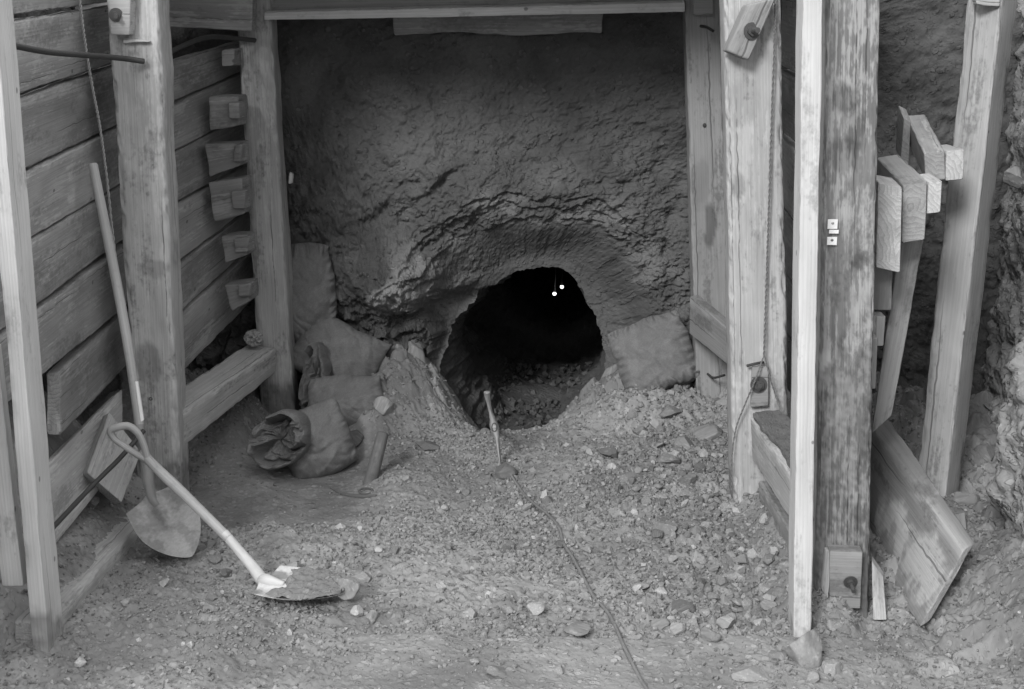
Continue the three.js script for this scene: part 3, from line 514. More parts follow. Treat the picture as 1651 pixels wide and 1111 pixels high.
// wedging blocks between the plank ends and the back post
for (const [q, d, len, lab, mt] of [
  [[[356, 80], [377, 78], [376, 108], [358, 109]], 7.12, 0.1, 'topmost small wedging block beside the left back post', M.wedge],
  [[[336, 157], [384, 155], [383, 204], [339, 210]], 7.0, 0.12, 'square wedging block second from the top beside the left back post', M.wedge],
  [[[367, 166], [385, 165], [385, 192], [368, 192]], 6.97, 0.06, 'small chip block nailed on the second wedging block', M.wedge],
  [[[331, 232], [386, 230], [387, 268], [337, 286]], 6.98, 0.12, 'rough pale wedging block third from the top beside the left back post', M.wedge],
  [[[375, 234], [389, 232], [389, 262], [377, 262]], 6.95, 0.06, 'small chip block nailed on the rough third wedging block', M.wedge],
  [[[335, 293], [391, 286], [393, 345], [345, 358]], 6.98, 0.12, 'dark tilted wedging block beside the middle of the left back post', M.wedge],
  [[[371, 309], [393, 307], [394, 338], [375, 338]], 6.95, 0.06, 'small chip block nailed on the dark tilted wedging block', M.wedge],
  [[[356, 381], [397, 378], [397, 412], [362, 425]], 6.98, 0.12, 'wedging block second from the bottom beside the left back post', M.wedge],
  [[[374, 384], [400, 381], [399, 407], [377, 408]], 6.95, 0.06, 'small chip block nailed on the second lowest wedging block', M.wedge],
  [[[360, 459], [401, 456], [402, 485], [374, 502]], 7.0, 0.12, 'lowest wedging block beside the left back post', M.wedge],
  [[[382, 460], [404, 456], [403, 477], [386, 479]], 6.97, 0.06, 'small chip block nailed on the lowest wedging block', M.wedge],
]) {
  const s = blockShape(q, d, V(0.02, 0, -len), { c: 0.007, wob: 0.009, rag: 0.008 }); board('wedge_block', s, mt, lab, 'wood block');
}
// boards on the slope under the left wall
{
  const s = timber({ A0: P(60, 762, 5.35), A1: P(66, 884, 5.1), B0: P(198, 626, 6.1), B1: P(198, 734, 5.9), off: V(-0.05, -0.035, 0), c: 0.008, wob: 0.006 });
  board('lagging_board', s, M.planks[3], 'dirty board lying on the slope beneath the left plank wall', 'board');
  const s2 = timber({ A0: P(66, 884, 5.06), A1: P(66, 908, 5.02), B0: P(160, 772, 5.6), B1: P(160, 790, 5.58), off: V(-0.05, -0.01, 0), c: 0.005, wob: 0.003 });
  board('batten', s2, M.post, 'thin pale batten along the foot of the slope board at left', 'batten');
  const na = PH(80, 1036, 0), fa = PH(236, 862, 0), u = (p, y) => p.clone().add(V(0, y, 0)), s3 = timber({ A0: u(na, 0.07), A1: u(na, -0.1), B0: u(fa, 0.07), B1: u(fa, -0.1), off: V(-0.12, 0.012, 0), c: 0.01, wob: 0.008 });
  board('sill_timber', s3, M.post, 'half buried sill timber on the ground behind the left front board', 'timber');
  const q = timber({ A0: P(176, 664, 5.75), A1: P(228, 730, 5.72), B0: P(140, 762, 5.5), B1: P(196, 810, 5.47), off: V(-0.06, -0.05, -0.1), c: 0.006, wob: 0.003 });
  board('timber_block', q, M.post, 'pale sawn timber block leaning on the slope under the shovel grip', 'wood block', null, M.end);
}
// rails between the posts
{
  const s = timber({ A0: P(296, 662, 6.15), A1: P(296, 722, 6.15), B0: P(446, 561, 7.16), B1: P(446, 600, 7.16), off: V(-0.15, 0.012, -0.03), c: 0.01, wob: 0.006 });
  board('low_rail', s, M.postPale, 'square rail low between the two left posts', 'rail');
  const r = timber({ A0: P(1209, 672, 5.95), A1: P(1213, 742, 5.95), B0: P(1292, 790, 5.05), B1: P(1290, 862, 5.05), off: V(0.13, 0.01, 0.0), c: 0.008, wob: 0.005 });
  board('low_rail', r, M.postPale, 'square rail with dirt on its top between the right posts', 'rail');
  const dc = timber({ A0: P(1209, 668, 5.95).add(V(0.012, 0.012, 0)), A1: P(1209, 668, 5.95).add(V(0.122, 0.026, 0)), B0: P(1292, 786, 5.05).add(V(0.012, 0.012, 0)), B1: P(1292, 786, 5.05).add(V(0.122, 0.026, 0)), off: V(0, -0.03, 0), c: 0.012, wob: 0.02, nw: 10, segs: 90 });
  tag(mesh('earth_crust', dc.whole, new THREE.MeshStandardMaterial({ map: E.ground.color, color: new THREE.Color(0.62, 0.62, 0.62), bumpMap: E.ground.bump, bumpScale: 0.012, roughness: 0.97 })), 'crust of earth lying along the top of the right rail', 'earth', null, 'stuff');
  const r2 = timber({ A0: P(1223, 775, 5.9), A1: P(1223, 850, 5.9), B0: P(1300, 900, 5.0), B1: P(1300, 1000, 5.0), off: V(0.06, 0, 0), c: 0.008, wob: 0.006 });
  board('sill_timber', r2, M.planks[2], 'dark plank half buried in rubble under the right rail', 'timber');
  const b = timber({ A0: P(1112, 478, 7.14), A1: P(1112, 538, 7.14), B0: P(1190, 545, 6.5), B1: P(1190, 602, 6.5), off: V(0.05, 0, -0.05), c: 0.006 });
  board('brace', b, M.postDim, 'dull strut slanting between the two right posts', 'brace');
}
// beams at the top
{
  const l = timber({ A0: P(426, 20, 7.14), A1: P(426, 33, 7.14), B0: P(1104, 4, 7.14), B1: P(1104, 20, 7.14), off: V(0, 0.01, -0.05), c: 0.004, wob: 0.003 });
  board('lintel_board', l, M.fresh, 'thin pale board across the top of the opening', 'board');
  const u = timber({ A0: P(380, -35, 7.22), A1: P(380, 20, 7.22), B0: P(1190, -60, 7.22), B1: P(1190, 6, 7.22), off: V(0, 0, -0.16), c: 0.01, wob: 0.006 });
  board('cap_beam', u, M.postDim, 'cap beam above the pale lintel board at the back', 'beam');
  const w = timber({ A0: P(632, 0, 7.5), A1: P(634, 57, 7.5), B0: P(972, -6, 7.5), B1: P(970, 55, 7.5), off: V(0, 0.02, -0.08), c: 0.01, wob: 0.012, rag: 0.01 });
  board('headboard', w, M.planks[0], 'dark ragged board against the earth face under the lintel', 'board');
  const k = timber({ A0: P(120, -55, 7.05), A1: P(120, 38, 7.05), B0: P(408, -45, 7.05), B1: P(406, 50, 7.05), off: V(0, 0, -0.1), c: 0.008, wob: 0.004 });
  board('cross_beam', k, M.planks[1], 'short cross beam at top left between the left posts', 'beam');
  // lagging overhead, which keeps the face in shade
  const t = thing('roof_lagging', 'planks laid overhead over the back of the cut', 'roof', V(-0.4, 2.45, -7));
  for (let i = 0; i < 7; i++) { const d = 6.15 + i * 0.25; const s = timber({ A0: V(-2.2, 2.47, -d), A1: V(-2.2, 2.47, -d - 0.235), B0: V(1.3, 2.47, -d), B1: V(1.3, 2.47, -d - 0.235), off: V(0, 0.05, 0), c: 0.006, segs: 12 }); part('plank', s.whole, M.planks[i % 4], t); }
}
// right plank wall, seen in the gap beside the bright board
{
  const t = thing('plank_wall', 'planks glimpsed in the gap between the big right post and the bright board', 'plank wall', V(1.0, 0.6, -5.7));
  const wl = [0.985, 5.0, 0.985, 6.3];
  [[[1258, -80, 1284, -60], [1258, 108, 1284, 104]], [[1258, 114, 1284, 118], [1258, 212, 1284, 222]], [[1258, 222, 1284, 232], [1258, 330, 1284, 345]], [[1258, 334, 1284, 352], [1258, 430, 1284, 452]], [[1258, 436, 1284, 460], [1258, 520, 1284, 550]], [[1258, 526, 1284, 556], [1258, 610, 1284, 640]]].forEach(([T, B], i) => {
    const ln = ([x0, y0, x1, y1], x) => y0 + (y1 - y0) * (x - x0) / (x1 - x0), a = 1262, b = 1284, tilt = i === 2 ? 0.03 : 0;
    const A0 = PW(a, ln(T, a), wl), B0 = PW(b, ln(T, b), wl), A1 = PW(a, ln(B, a), wl), B1 = PW(b, ln(B, b), wl);
    const s = timber({ A0: V(wl[0], A0.y, -6.9), A1: V(wl[0], A1.y, -6.9), B0: V(wl[0] - tilt, A0.y, -5.05), B1: V(wl[0] - tilt, A1.y + 0.01, -5.05), off: V(0.05, 0, 0), c: 0.006, wob: 0.004 }); part('plank', s.whole, M.planks[(i + 1) % 4], t);
  });
}
// stack of timber ends behind the near right post
for (const [q, d, off, mt, em, lab] of [
  [[[1415, 294], [1455, 302], [1452, 430], [1412, 432]], 5.3, V(0.0, 0.01, -0.16), M.postPale, M.endPale, 'tall pale timber end beside the dark near post'],
  [[[1456, 298], [1495, 292], [1491, 390], [1453, 393]], 5.42, V(0.0, 0.034, -0.48), M.post2, M.end, 'big square timber end with growth rings behind the tall pale one'],
  [[[1496, 294], [1520, 291], [1518, 344], [1493, 346]], 5.44, V(-0.02, 0.01, -0.12), M.postPale, M.endPale, 'small ridged block right of the big timber end'],
  [[[1490, 246], [1523, 244], [1519, 292], [1492, 292]], 5.7, V(0.06, 0.075, -0.6), M.planks[3], M.end, 'plank end lying above the timber ends near the raking post'],
  [[[1457, 190], [1470, 196], [1468, 262], [1452, 262]], 6.15, V(0.02, 0.03, -0.2), M.planks[1], M.end, 'thin board end left of the lying plank near the raking post'],
  [[[1525, 243], [1555, 240], [1552, 293], [1523, 292]], 5.72, V(-0.03, 0, -0.14), M.post, M.endPale, 'small square block against the raking post'],
]) { const s = strutShape(q, d, off, { c: 0.005, wob: 0.003 }); board('timber_offcut', s, mt, lab, 'timber end', null, em); }
{
  const s = timber({ A0: P(1452, 380, 5.62), A1: P(1491, 380, 5.62), B0: P(1405, 700, 5.5), B1: P(1438, 670, 5.5), off: V(0.01, 0, -0.05), c: 0.005, wob: 0.003 });
  board('slanting_board', s, M.post2, 'grey board slanting down behind the dark near post at right', 'board');
  for (const [x0, x1, y0, y1, d, mt, lab] of [[1405, 1440, 425, 500, 5.42, M.planks[1], 'stained board end under the tall pale timber end'], [1405, 1428, 510, 558, 5.36, M.postPale, 'little pale block end lower beside the dark near post'], [1400, 1415, 545, 627, 5.28, M.postPale, 'narrow pale strip of wood low beside the dark near post']]) {
    const b = timber({ A0: P(x0, y0, d), A1: P(x1, y0, d), B0: P(x0, y1, d), B1: P(x1 - 3, y1, d), off: V(0, 0, -0.12), c: 0.004 }); board('wood_scrap', b, mt, lab, 'wood scrap');
  }
  // raking post
  const top = [P(1559, 0, 6.02), P(1616, 0, 5.9), P(1648, 0, 5.98)], bot = [P(1474, 805, 6.18), P(1523, 808, 6.06), P(1551, 812, 6.14)];
  const ext = (k, y) => bot[k].clone().lerp(top[k], (y - bot[k].y) / (top[k].y - bot[k].y));
  const yb = -0.3, yt = 2.5, offB = ext(2, yt).sub(ext(1, yt)).add(V(0.0, 0, -0.05)), off = ext(2, yb).sub(ext(1, yb)).add(V(0, 0, -0.05));
  const r = timber({ A0: ext(0, yb), A1: ext(1, yb), B0: ext(0, yt), B1: ext(1, yt), off, offB, c: 0.012, wob: 0.006 });
  const t = thing('raking_post', 'clean square post leaning outwards at the far right before the bank', 'post', V(1.6, -0.3, -6.1)); part('timber', r.whole, M.rake, t);
  const cl = blockShape([[1570, -20], [1614, -20], [1612, 12], [1575, 8]], 5.9, V(0, 0, -0.06)); part('cleat', cl.whole, M.postPale, t);
  // wide plank on the ground
  { const e0 = P(1555, 886, 4.98), e1 = P(1400, 684, 5.95), ed = e1.clone().sub(e0).normalize();
    mudLine = (q) => { const v = q.clone().sub(e0), t = v.dot(ed), below = v.addScaledVector(ed, -t).length(), n = 0.1 * fbm(q.x * 7, q.y * 7, q.z * 7, 4); const band = ss(0.1, 0.07, below + n * 0.6), far = ss(0.5, 0.62, t + n * 1.6 + 0.6 * (0.2 - below)), foot = ss(0.27, 0.3, below + n + 0.05), chip = ss(0.2, 0.3, fbm(q.x * 12, q.y * 12, q.z * 12, 3)); return lerp(1, 0.5, Math.max(band * ss(0.0, 0.05, below), far, foot * 0.8, chip * 0.5)); }; }
  const w = timber({ A0: P(1555, 886, 4.98), A1: P(1482, 1012, 4.82), B0: P(1400, 684, 5.95), B1: P(1392, 862, 5.72), off: V(0.047, 0.014, -0.036), offB: V(0.08, 0.035, -0.02), c: 0.006, wob: 0.004, rag: 0.006, segs: 120, nw: 34 });
  board('wide_plank', w, M.rake, 'wide thick plank tipped on its edge on the ground at right, patched with mud', 'plank', null, M.end);
  const st = timber({ A0: P(1406, 905, 5.0), A1: P(1424, 930, 5.0), B0: P(1408, 1000, 4.9), B1: P(1430, 1000, 4.9), off: V(0.01, 0, -0.05), c: 0.004 }); board('stake', st, M.postPale, 'short stake between the dark near post and the wide plank', 'stake');
  const sc = timber({ A0: P(1532, 832, 5.75), A1: P(1556, 826, 5.75), B0: P(1540, 876, 5.5), B1: P(1561, 872, 5.5), off: V(0, -0.05, -0.02), c: 0.004 }); board('wood_scrap', sc, M.post2, 'small board end on the ground below the raking post', 'wood scrap');
}

/* ------------------------------------------------ rods, ropes, hose */
tag(mesh('steel_rod', tubeGeo([P(-30, 62, 4.75), P(20, 73, 5.0), P(80, 84, 5.35), P(150, 90, 5.75), P(205, 95, 5.98), P(232, 99, 6.02)], 0.0115, 60, 10), M.iron), 'dark steel rod across the left planks ending on the thick left post', 'rod');
tag(mesh('steel_rod', tubeGeo([P(262, 90, 6.25), P(290, 76, 6.4), P(330, 61, 6.75), P(360, 60, 7.0), P(411, 65, 7.17)], 0.011, 60, 10), M.iron), 'dark steel rod bending under the cross beam to the left back post', 'rod');
tag(mesh('steel_rod', tubeGeo([P(232, 694, 5.5), P(195, 737, 5.4), P(150, 782, 5.28), P(84, 852, 5.0)], 0.0095, 40, 10), M.iron), 'dark bar leaning across the pale block below the shovel grip', 'rod');
function ropeGeo(pts, r) { // two twisted strands
  const c = new THREE.CatmullRomCurve3(pts), L = c.getLength(), out = [];
  for (const ph of [0, Math.PI]) { const q = [], n = Math.ceil(L / 0.008); for (let i = 0; i <= n; i++) { const p = c.getPoint(i / n), a = i * 0.008 / 0.022 * 2 * Math.PI * 0.5 + ph; p.x += r * 0.55 * Math.cos(a); p.z += r * 0.55 * Math.sin(a); q.push(p); } out.push(new THREE.TubeGeometry(new THREE.CatmullRomCurve3(q), n * 2, r * 0.62, 5, false)); }
  return mergeGeometries(out);
}
tag(mesh('rope', ropeGeo([P(126, -20, 5.85), P(135, 55, 5.87), P(147, 130, 5.9), P(161, 205, 5.94), P(170, 270, 5.97), P(182, 380, 6.0), P(196, 500, 6.02), P(203, 560, 6.0)], 0.0055), M.rope), 'thin pale rope hanging before the left planks and down the thick left post', 'rope');
{
  const t = thing('rope', 'dark rope hanging down the broad right post, forked above its lower bolt', 'rope', P(1232, 570, 5.96));
  part('cord', ropeGeo([P(1250, -20, 5.97), P(1249, 60, 5.965), P(1244, 200, 5.97), P(1240, 330, 5.965), P(1236, 450, 5.97), P(1232, 572, 5.955)], 0.0045), M.wire, t);
  part('cord', ropeGeo([P(1232, 572, 5.955), P(1218, 612, 5.93), P(1202, 650, 5.95), P(1187, 690, 5.97), P(1180, 740, 5.97), P(1179, 790, 5.97)], 0.0034), M.wire, t);
  part('cord', ropeGeo([P(1232, 572, 5.955), P(1242, 610, 5.95), P(1252, 642, 5.96), P(1266, 690, 5.9), P(1272, 715, 5.85)], 0.0034), M.wire, t);
}
{
  const pts = [[812, 752], [822, 770], [842, 797], [862, 818], [884, 836], [902, 856], [908, 880], [922, 905], [942, 938], [958, 965], [978, 990], [992, 1015], [1004, 1040], [1018, 1070], [1036, 1102], [1060, 1140]].map(([x, y], i) => { const p = onG(x, y); p.y += (i < 9 ? 0.013 : 0.004) + 0.004 * Math.sin(i * 2.1); return p; });
  tag(mesh('air_hose', tubeGeo(pts, 0.0065, 200, 9), M.hose), 'dusty hose running over the rubble from the tunnel mouth to the front', 'hose');
}

/* ------------------------------------------------ sandbags */
function sackBody(a, b, c, seed, { crease = 0.014, fold = 0.5, slump = 0.1, corner = 0.1 } = {}) { // a filled sack: two cloths joined along a seam
  const n = 84, faces = [];
  for (const sd of [1, -1]) {
    const pos = [], uv = [], idx = [];
    for (let j = 0; j <= n; j++) for (let i = 0; i <= n; i++) {
      const U = Math.sin((i / n - 0.5) * Math.PI), W = Math.sin((j / n - 0.5) * Math.PI), eu = Math.abs(U), ew = Math.abs(W);
      let x = a * U * (1 - corner * (1 - ew * ew) * eu * eu * -0.6 - corner * ew * ew * 0.9), y = b * W * (1 - corner * eu * eu * 0.9 + corner * 0.6 * (1 - eu * eu) * ew * ew);
      const fill = Math.pow(Math.max(0, (1 - U * U) * (1 - W * W)), 0.42);
      let z = sd * c * fill;
      const edge = 1 - Math.min(1 - eu, 1 - ew), rim = ss(0.62, 1.0, edge), along = eu > ew ? W : U;
      const wrk = (0.35 + 0.9 * n3(along * 2.3, seed * 2, sd)) * Math.sin(along * (13 + 3 * Math.sin(seed)) + seed * 3 + 2.2 * n3(U * 2, W * 2, seed + sd)) + 0.6 * Math.sin(along * 27 + seed * 5 + 3 * n3(U * 3, W * 3, seed));
      z += sd * fold * crease * rim * wrk * Math.min(1, fill * 3);
      const dg = Math.abs(n3(x * 7 + seed * 3, y * 7 + z * 3, seed * 1.7)); z -= sd * crease * 0.35 * Math.exp(-dg * 10) * fill; { const fa = n3((x + y * 0.6) * 5 + seed * 2, (y - x * 0.6) * 11, seed), fb = n3((x - y) * 4 + seed, (x + y) * 10, seed * 2); z += sd * fill * (0.014 * Math.exp(-Math.abs(fa) * 6) * ss(-0.1, 0.3, n3(x * 4, y * 4, seed + 4)) - 0.009 * Math.exp(-Math.abs(fb) * 7)); } z += sd * fill * (0.006 * n3(x * 26 + 3 * n3(x * 6, y * 6, seed), y * 9, seed) + 0.003 * n3(x * 60, y * 40, seed));
      z += sd * (0.022 * n3(x * 6 + seed, y * 6, seed + sd) + 0.008 * fbm(x * 17 + seed, y * 13, seed, 2)) * fill;
      x += 0.012 * n3(y * 7, seed, 2) * rim + (W > 0 ? 0.012 * n3(y * 18, x * 9, seed) : 0); y -= slump * b * fill * 0.6 * (1 - W * 0.5) ; y += 0.014 * n3(x * 8, seed, 5) * rim; z *= 1 - 0.25 * W * slump * 5;
      pos.push(x, y, z); uv.push((x + z * 0.5) / 0.35 + seed * 0.31, (y + z * 0.4) / 0.35 + sd * 0.2);
    }
    const m = n + 1; for (let j = 0; j < n; j++) for (let i = 0; i < n; i++) { const p = j * m + i, q = p + 1, e = p + m, f = e + 1; sd > 0 ? idx.push(p, q, e, q, f, e) : idx.push(p, e, q, q, e, f); }
    const g = new THREE.BufferGeometry(); g.setAttribute('position', new THREE.Float32BufferAttribute(pos, 3)); g.setAttribute('uv', new THREE.Float32BufferAttribute(uv, 2)); g.setIndex(idx); g.computeVertexNormals(); faces.push(g);
  }
  return mergeGeometries(faces);
}
function sackMouth(rx, ry, depth, seed, { k1 = 3, k2 = 7, amp = 0.03, roll = 0.05 } = {}) { // gathered open mouth, facing +z
  const nu = 180, nv = 50, pos = [], uv = [], idx = [];
  for (let j = 0; j <= nv; j++) for (let i = 0; i <= nu; i++) {
    const u = (i % nu) / nu * 2 * Math.PI, v = j / nv, w = Math.min(1, v / 0.72), o = Math.max(0, (v - 0.72) / 0.28);
    const sw = u + 1.3 * (1 - w) + 0.35 * Math.sin(u * 2 + seed) + 0.7 * n3(Math.cos(u) * 1.6 + seed, Math.sin(u) * 1.6, v * 3);
    let r = 0.02 + 0.98 * Math.pow(w, 0.8) + 0.1 * Math.sin(o * Math.PI) ; r *= 1 + 0.13 * Math.sin(k1 * u + seed) * w + 0.1 * n3(Math.cos(u) * 2 + seed, Math.sin(u) * 2, 1.3);
    const f = 0.8 * fbm(Math.cos(sw) * 2.2, Math.sin(sw) * 2.2, v * 2.5 + seed, 3) + Math.sin(k1 * sw + seed) * 0.6 + Math.sin(k2 * sw + seed * 2) * 0.55 + 0.5 * n3(Math.cos(sw) * 4, Math.sin(sw) * 4, seed);
    let z = -depth * Math.pow(1 - w, 1.3) + amp * f * Math.sin(Math.min(1, w * 1.15) * Math.PI * 0.75) - roll * o * o * 1.6 + 0.012 * Math.sin(o * Math.PI);
    z += 0.006 * fbm(Math.cos(u) * 9, Math.sin(u) * 9, v * 9 + seed, 2);
    pos.push(rx * r * Math.cos(u), ry * r * Math.sin(u), z); uv.push(u * 0.4, v * 0.5 + seed * 0.2);
  }
  const m = nu + 1; for (let j = 0; j < nv; j++) for (let i = 0; i < nu; i++) { const p = j * m + i, q = p + 1, s = p + m, t = s + 1; idx.push(p, s, q, q, s, t); }
  const g = new THREE.BufferGeometry(); g.setAttribute('position', new THREE.Float32BufferAttribute(pos, 3)); g.setAttribute('uv', new THREE.Float32BufferAttribute(uv, 2)); g.setIndex(idx); g.computeVertexNormals(); return g;
}
const rotG = (g, x, y, z) => g.applyMatrix4(new THREE.Matrix4().makeRotationFromEuler(new THREE.Euler(x, y, z)));
{
  const dB = -onG(515, 764).z;
  let t = thing('sandbag', 'upright creased sandbag half hidden behind the left back post, topmost of the pile', 'sandbag', P(488, 470, 7.44));
  mesh('sack', rotG(sackBody(0.16, 0.24, 0.115, 1.3, { fold: 0.8, crease: 0.03, corner: 0.1 }), -0.15, 0.25, 0.08), M.sack, t);
  t = thing('sandbag', 'bulging sandbag with a gathered mouth, second from the top of the left pile', 'sandbag', P(546, 572, 7.36));
  mesh('sack', rotG(sackBody(0.225, 0.165, 0.12, 2.7, { corner: -0.02, crease: 0.016 }), -0.45, 0.1, -0.42), M.sack, t);
  let m = mesh('mouth', rotG(sackMouth(0.058, 0.14, 0.04, 2.1, { k1: 3, k2: 5, amp: 0.032 }), -0.15, -0.35, -0.2), M.sack, t); m.position.copy(P(503, 606, 7.13)).sub(t.position);
  t = thing('sandbag', 'slack sandbag under the bulging one, third in the left pile', 'sandbag', P(556, 652, 7.08));
  mesh('sack', rotG(sackBody(0.185, 0.145, 0.125, 4.1, { crease: 0.018, slump: 0.12, fold: 0.5, corner: 0.05 }), -0.45, -0.1, 0.05), M.sack, t);
  t = thing('sandbag', 'sandbag on the floor with a wide crumpled rolled mouth, lowest of the left pile', 'sandbag', P(510, 712, dB + 0.09));
  mesh('sack', rotG(sackBody(0.16, 0.165, 0.14, 5.9, { slump: 0.1, corner: 0.06, crease: 0.018 }), -0.4, 0.15, 0.4), M.sack, t);
  m = mesh('mouth', rotG(sackMouth(0.118, 0.125, 0.06, 0.6, { k1: 2, k2: 5, amp: 0.05, roll: 0.11 }), -0.25, -0.15, 0.2), M.sack, t); m.position.copy(P(447, 710, dB - 0.1)).sub(t.position);
  t = thing('sandbag', 'flat pillow shaped sandbag leaning by the back right post', 'sandbag', P(1054, 572, 7.3));
  mesh('sack', rotG(sackBody(0.195, 0.19, 0.1, 7.7, { crease: 0.028, corner: 0.03, fold: 0.8, slump: 0.16 }), -0.55, -0.1, 0.34), M.sack, t);
}
// crumpled paper on the rail
{
  const g = mergeVertices(new THREE.IcosahedronGeometry(0.05, 24).deleteAttribute('uv').deleteAttribute('normal')), p = g.attributes.position;
  for (let i = 0; i < p.count; i++) { const v = V(p.getX(i), p.getY(i), p.getZ(i)), k = 1 - 0.75 * Math.abs(fbm(v.x * 28, v.y * 28, v.z * 28, 3)) ; v.multiplyScalar(k); v.y *= 0.9; p.setXYZ(i, v.x, v.y, v.z); }
  g.computeVertexNormals(); const m = mesh('crumpled_paper', g, new THREE.MeshStandardMaterial({ color: new THREE.Color(0.3, 0.3, 0.3), roughness: 0.95 })); m.position.copy(P(409, 545, 7.1)); tag(m, 'crumpled paper wad lying on the low rail against the left back post', 'paper');
}

/* ------------------------------------------------ shovels, pick, irons */
function bladeGeo(L, hwMax, N, D, Fn, { frog = 0.02, dish = 0.028 } = {}) {
  const X = D.clone().cross(Fn).normalize(), nu = 44, nv = 60, pos = [], uv = [], idx = [];
  const hw = (s) => hwMax * (s < 0.38 ? 0.93 + 0.07 * Math.sin(s / 0.38 * Math.PI / 2) : Math.pow(Math.max(0, 1 - Math.pow((s - 0.38) / 0.62, 1.75)), 0.72));
  for (const lay of [0, 1]) for (let j = 0; j <= nv; j++) for (let i = 0; i <= nu; i++) {
    const s = j / nv, q = -1 + 2 * i / nu, w = hw(Math.min(s, 0.9995)), x = q * w, sh = s < 0.2 ? 0.018 * (1 - s / 0.2) * (1 - Math.abs(q)) * 1.4 : 0;
    let z = dish * q * q * (w / hwMax) + 0.05 * s * s * 0.6 + frog * Math.exp(-Math.pow(x / (0.026 * (1.1 - s)), 2)) * Math.max(0, 1 - s / 0.62) - lay * 0.0028;
    const y = s * L - sh + 0.006 * Math.sin(q * 9 + s * 4) * s * 0.3;
    const p = N.clone().addScaledVector(D, y).addScaledVector(X, x).addScaledVector(Fn, z); pos.push(p.x, p.y, p.z); uv.push(x / 0.3 + 0.5, y / 0.3);
  }
  const m = nu + 1, off = m * (nv + 1);
  for (let j = 0; j < nv; j++) for (let i = 0; i < nu; i++) { const a = j * m + i, b = a + 1, c = a + m, d = c + 1; idx.push(a, b, c, b, d, c, off + a, off + c, off + b, off + b, off + c, off + d); }
  const rim = []; for (let i = 0; i <= nu; i++) rim.push(i); for (let j = 1; j <= nv; j++) rim.push(j * m + nu); for (let i = nu - 1; i >= 0; i--) rim.push(nv * m + i); for (let j = nv - 1; j >= 0; j--) rim.push(j * m);
  for (let i = 0; i < rim.length - 1; i++) { const a = rim[i], b = rim[i + 1]; idx.push(a, off + a, b, b, off + a, off + b); }
  const g = new THREE.BufferGeometry(); g.setAttribute('position', new THREE.Float32BufferAttribute(pos, 3)); g.setAttribute('uv', new THREE.Float32BufferAttribute(uv, 2)); g.setIndex(idx); g.computeVertexNormals(); return g;
}
function taperTube(pts, rads, seg = 60, rad = 14) { // tube whose radius follows rads, closed ends
  const c = new THREE.CatmullRomCurve3(pts), fr = c.computeFrenetFrames(seg, false), pos = [], uv = [], idx = [], L = c.getLength();
  const rAt = (t) => { const k = t * (rads.length - 1), i = Math.min(rads.length - 2, Math.floor(k)); return lerp(rads[i], rads[i + 1], k - i); };
  const rows = []; for (let j = 0; j <= seg; j++) rows.push([j / seg, 1]); rows.unshift([0, 0.75], [0, 0.02]); rows[0][2] = -0.3; rows[1][2] = -0.45; [rows[0], rows[1]] = [rows[1], rows[0]]; rows.push([1, 0.75, 0.3], [1, 0.02, 0.45]);
  for (const [t, k, ax = 0] of rows) { const p = c.getPointAt(t), j = Math.round(t * seg), r = rAt(t), T = fr.tangents[j]; for (let i = 0; i <= rad; i++) { const a = i / rad * 2 * Math.PI, q = p.clone().addScaledVector(fr.normals[j], Math.cos(a) * r * k).addScaledVector(fr.binormals[j], Math.sin(a) * r * k).addScaledVector(T, ax * r); pos.push(q.x, q.y, q.z); uv.push(i / rad * 0.3, t * L / 1.6); } }
  const m = rad + 1; for (let j = 0; j < rows.length - 1; j++) for (let i = 0; i < rad; i++) { const a = j * m + i, b = a + 1, d = a + m, e = d + 1; idx.push(a, b, d, b, e, d); }
  const g = new THREE.BufferGeometry(); g.setAttribute('position', new THREE.Float32BufferAttribute(pos, 3)); g.setAttribute('uv', new THREE.Float32BufferAttribute(uv, 2)); g.setAttribute('color', new THREE.Float32BufferAttribute(pos.map(() => 1), 3)); g.setIndex(idx); g.computeVertexNormals(); return g;
}
{ // long shovel
  const tip = onG(310, 906); tip.y += 0.012; const N = P(246, 806, -tip.z + 0.13), top = P(150, 266, 5.9);
  const D = tip.clone().sub(N), L = D.length() * 1.0; D.normalize();
  const Fn = eye.clone().sub(N).normalize(); Fn.x += 0.12; Fn.addScaledVector(D, -Fn.dot(D)).normalize();
  const t = thing('long_shovel', 'long handled round shovel leaning on the left planks, blade facing out', 'shovel', tip);
  const bl = bladeGeo(L, 0.125, N, D, Fn, { frog: 0.026, dish: 0.03 }); part('blade', bl, M.blade, t);
  const up = top.clone().sub(N).normalize(), s0 = N.clone().addScaledVector(D, 0.035).addScaledVector(Fn, 0.006), s1 = N.clone().addScaledVector(Fn, 0.012), mid = N.clone().addScaledVector(up, 0.3);
  part('socket', taperTube([s0, s1, N.clone().addScaledVector(up, 0.14).addScaledVector(Fn, 0.006), mid], [0.016, 0.023, 0.021, 0.0205], 30), M.blade, t);
  part('handle', taperTube([N.clone().addScaledVector(up, 0.27), N.clone().lerp(top, 0.5).add(V(0.012, 0, 0)), top], [0.0185, 0.02, 0.0205, 0.019], 60), M.handle, t);
  const lb = timber({ A0: P(217, 616, 5.545), A1: P(222, 616, 5.545), B0: P(227, 680, 5.47), B1: P(231, 678, 5.47), off: V(0, 0, -0.012), c: 0.001, wob: 0.002 }); part('worn_strip', lb.whole, new THREE.MeshStandardMaterial({ map: W.fresh.color, color: new THREE.Color(1.1, 1.1, 1.1), roughness: 0.8 }), t);
}
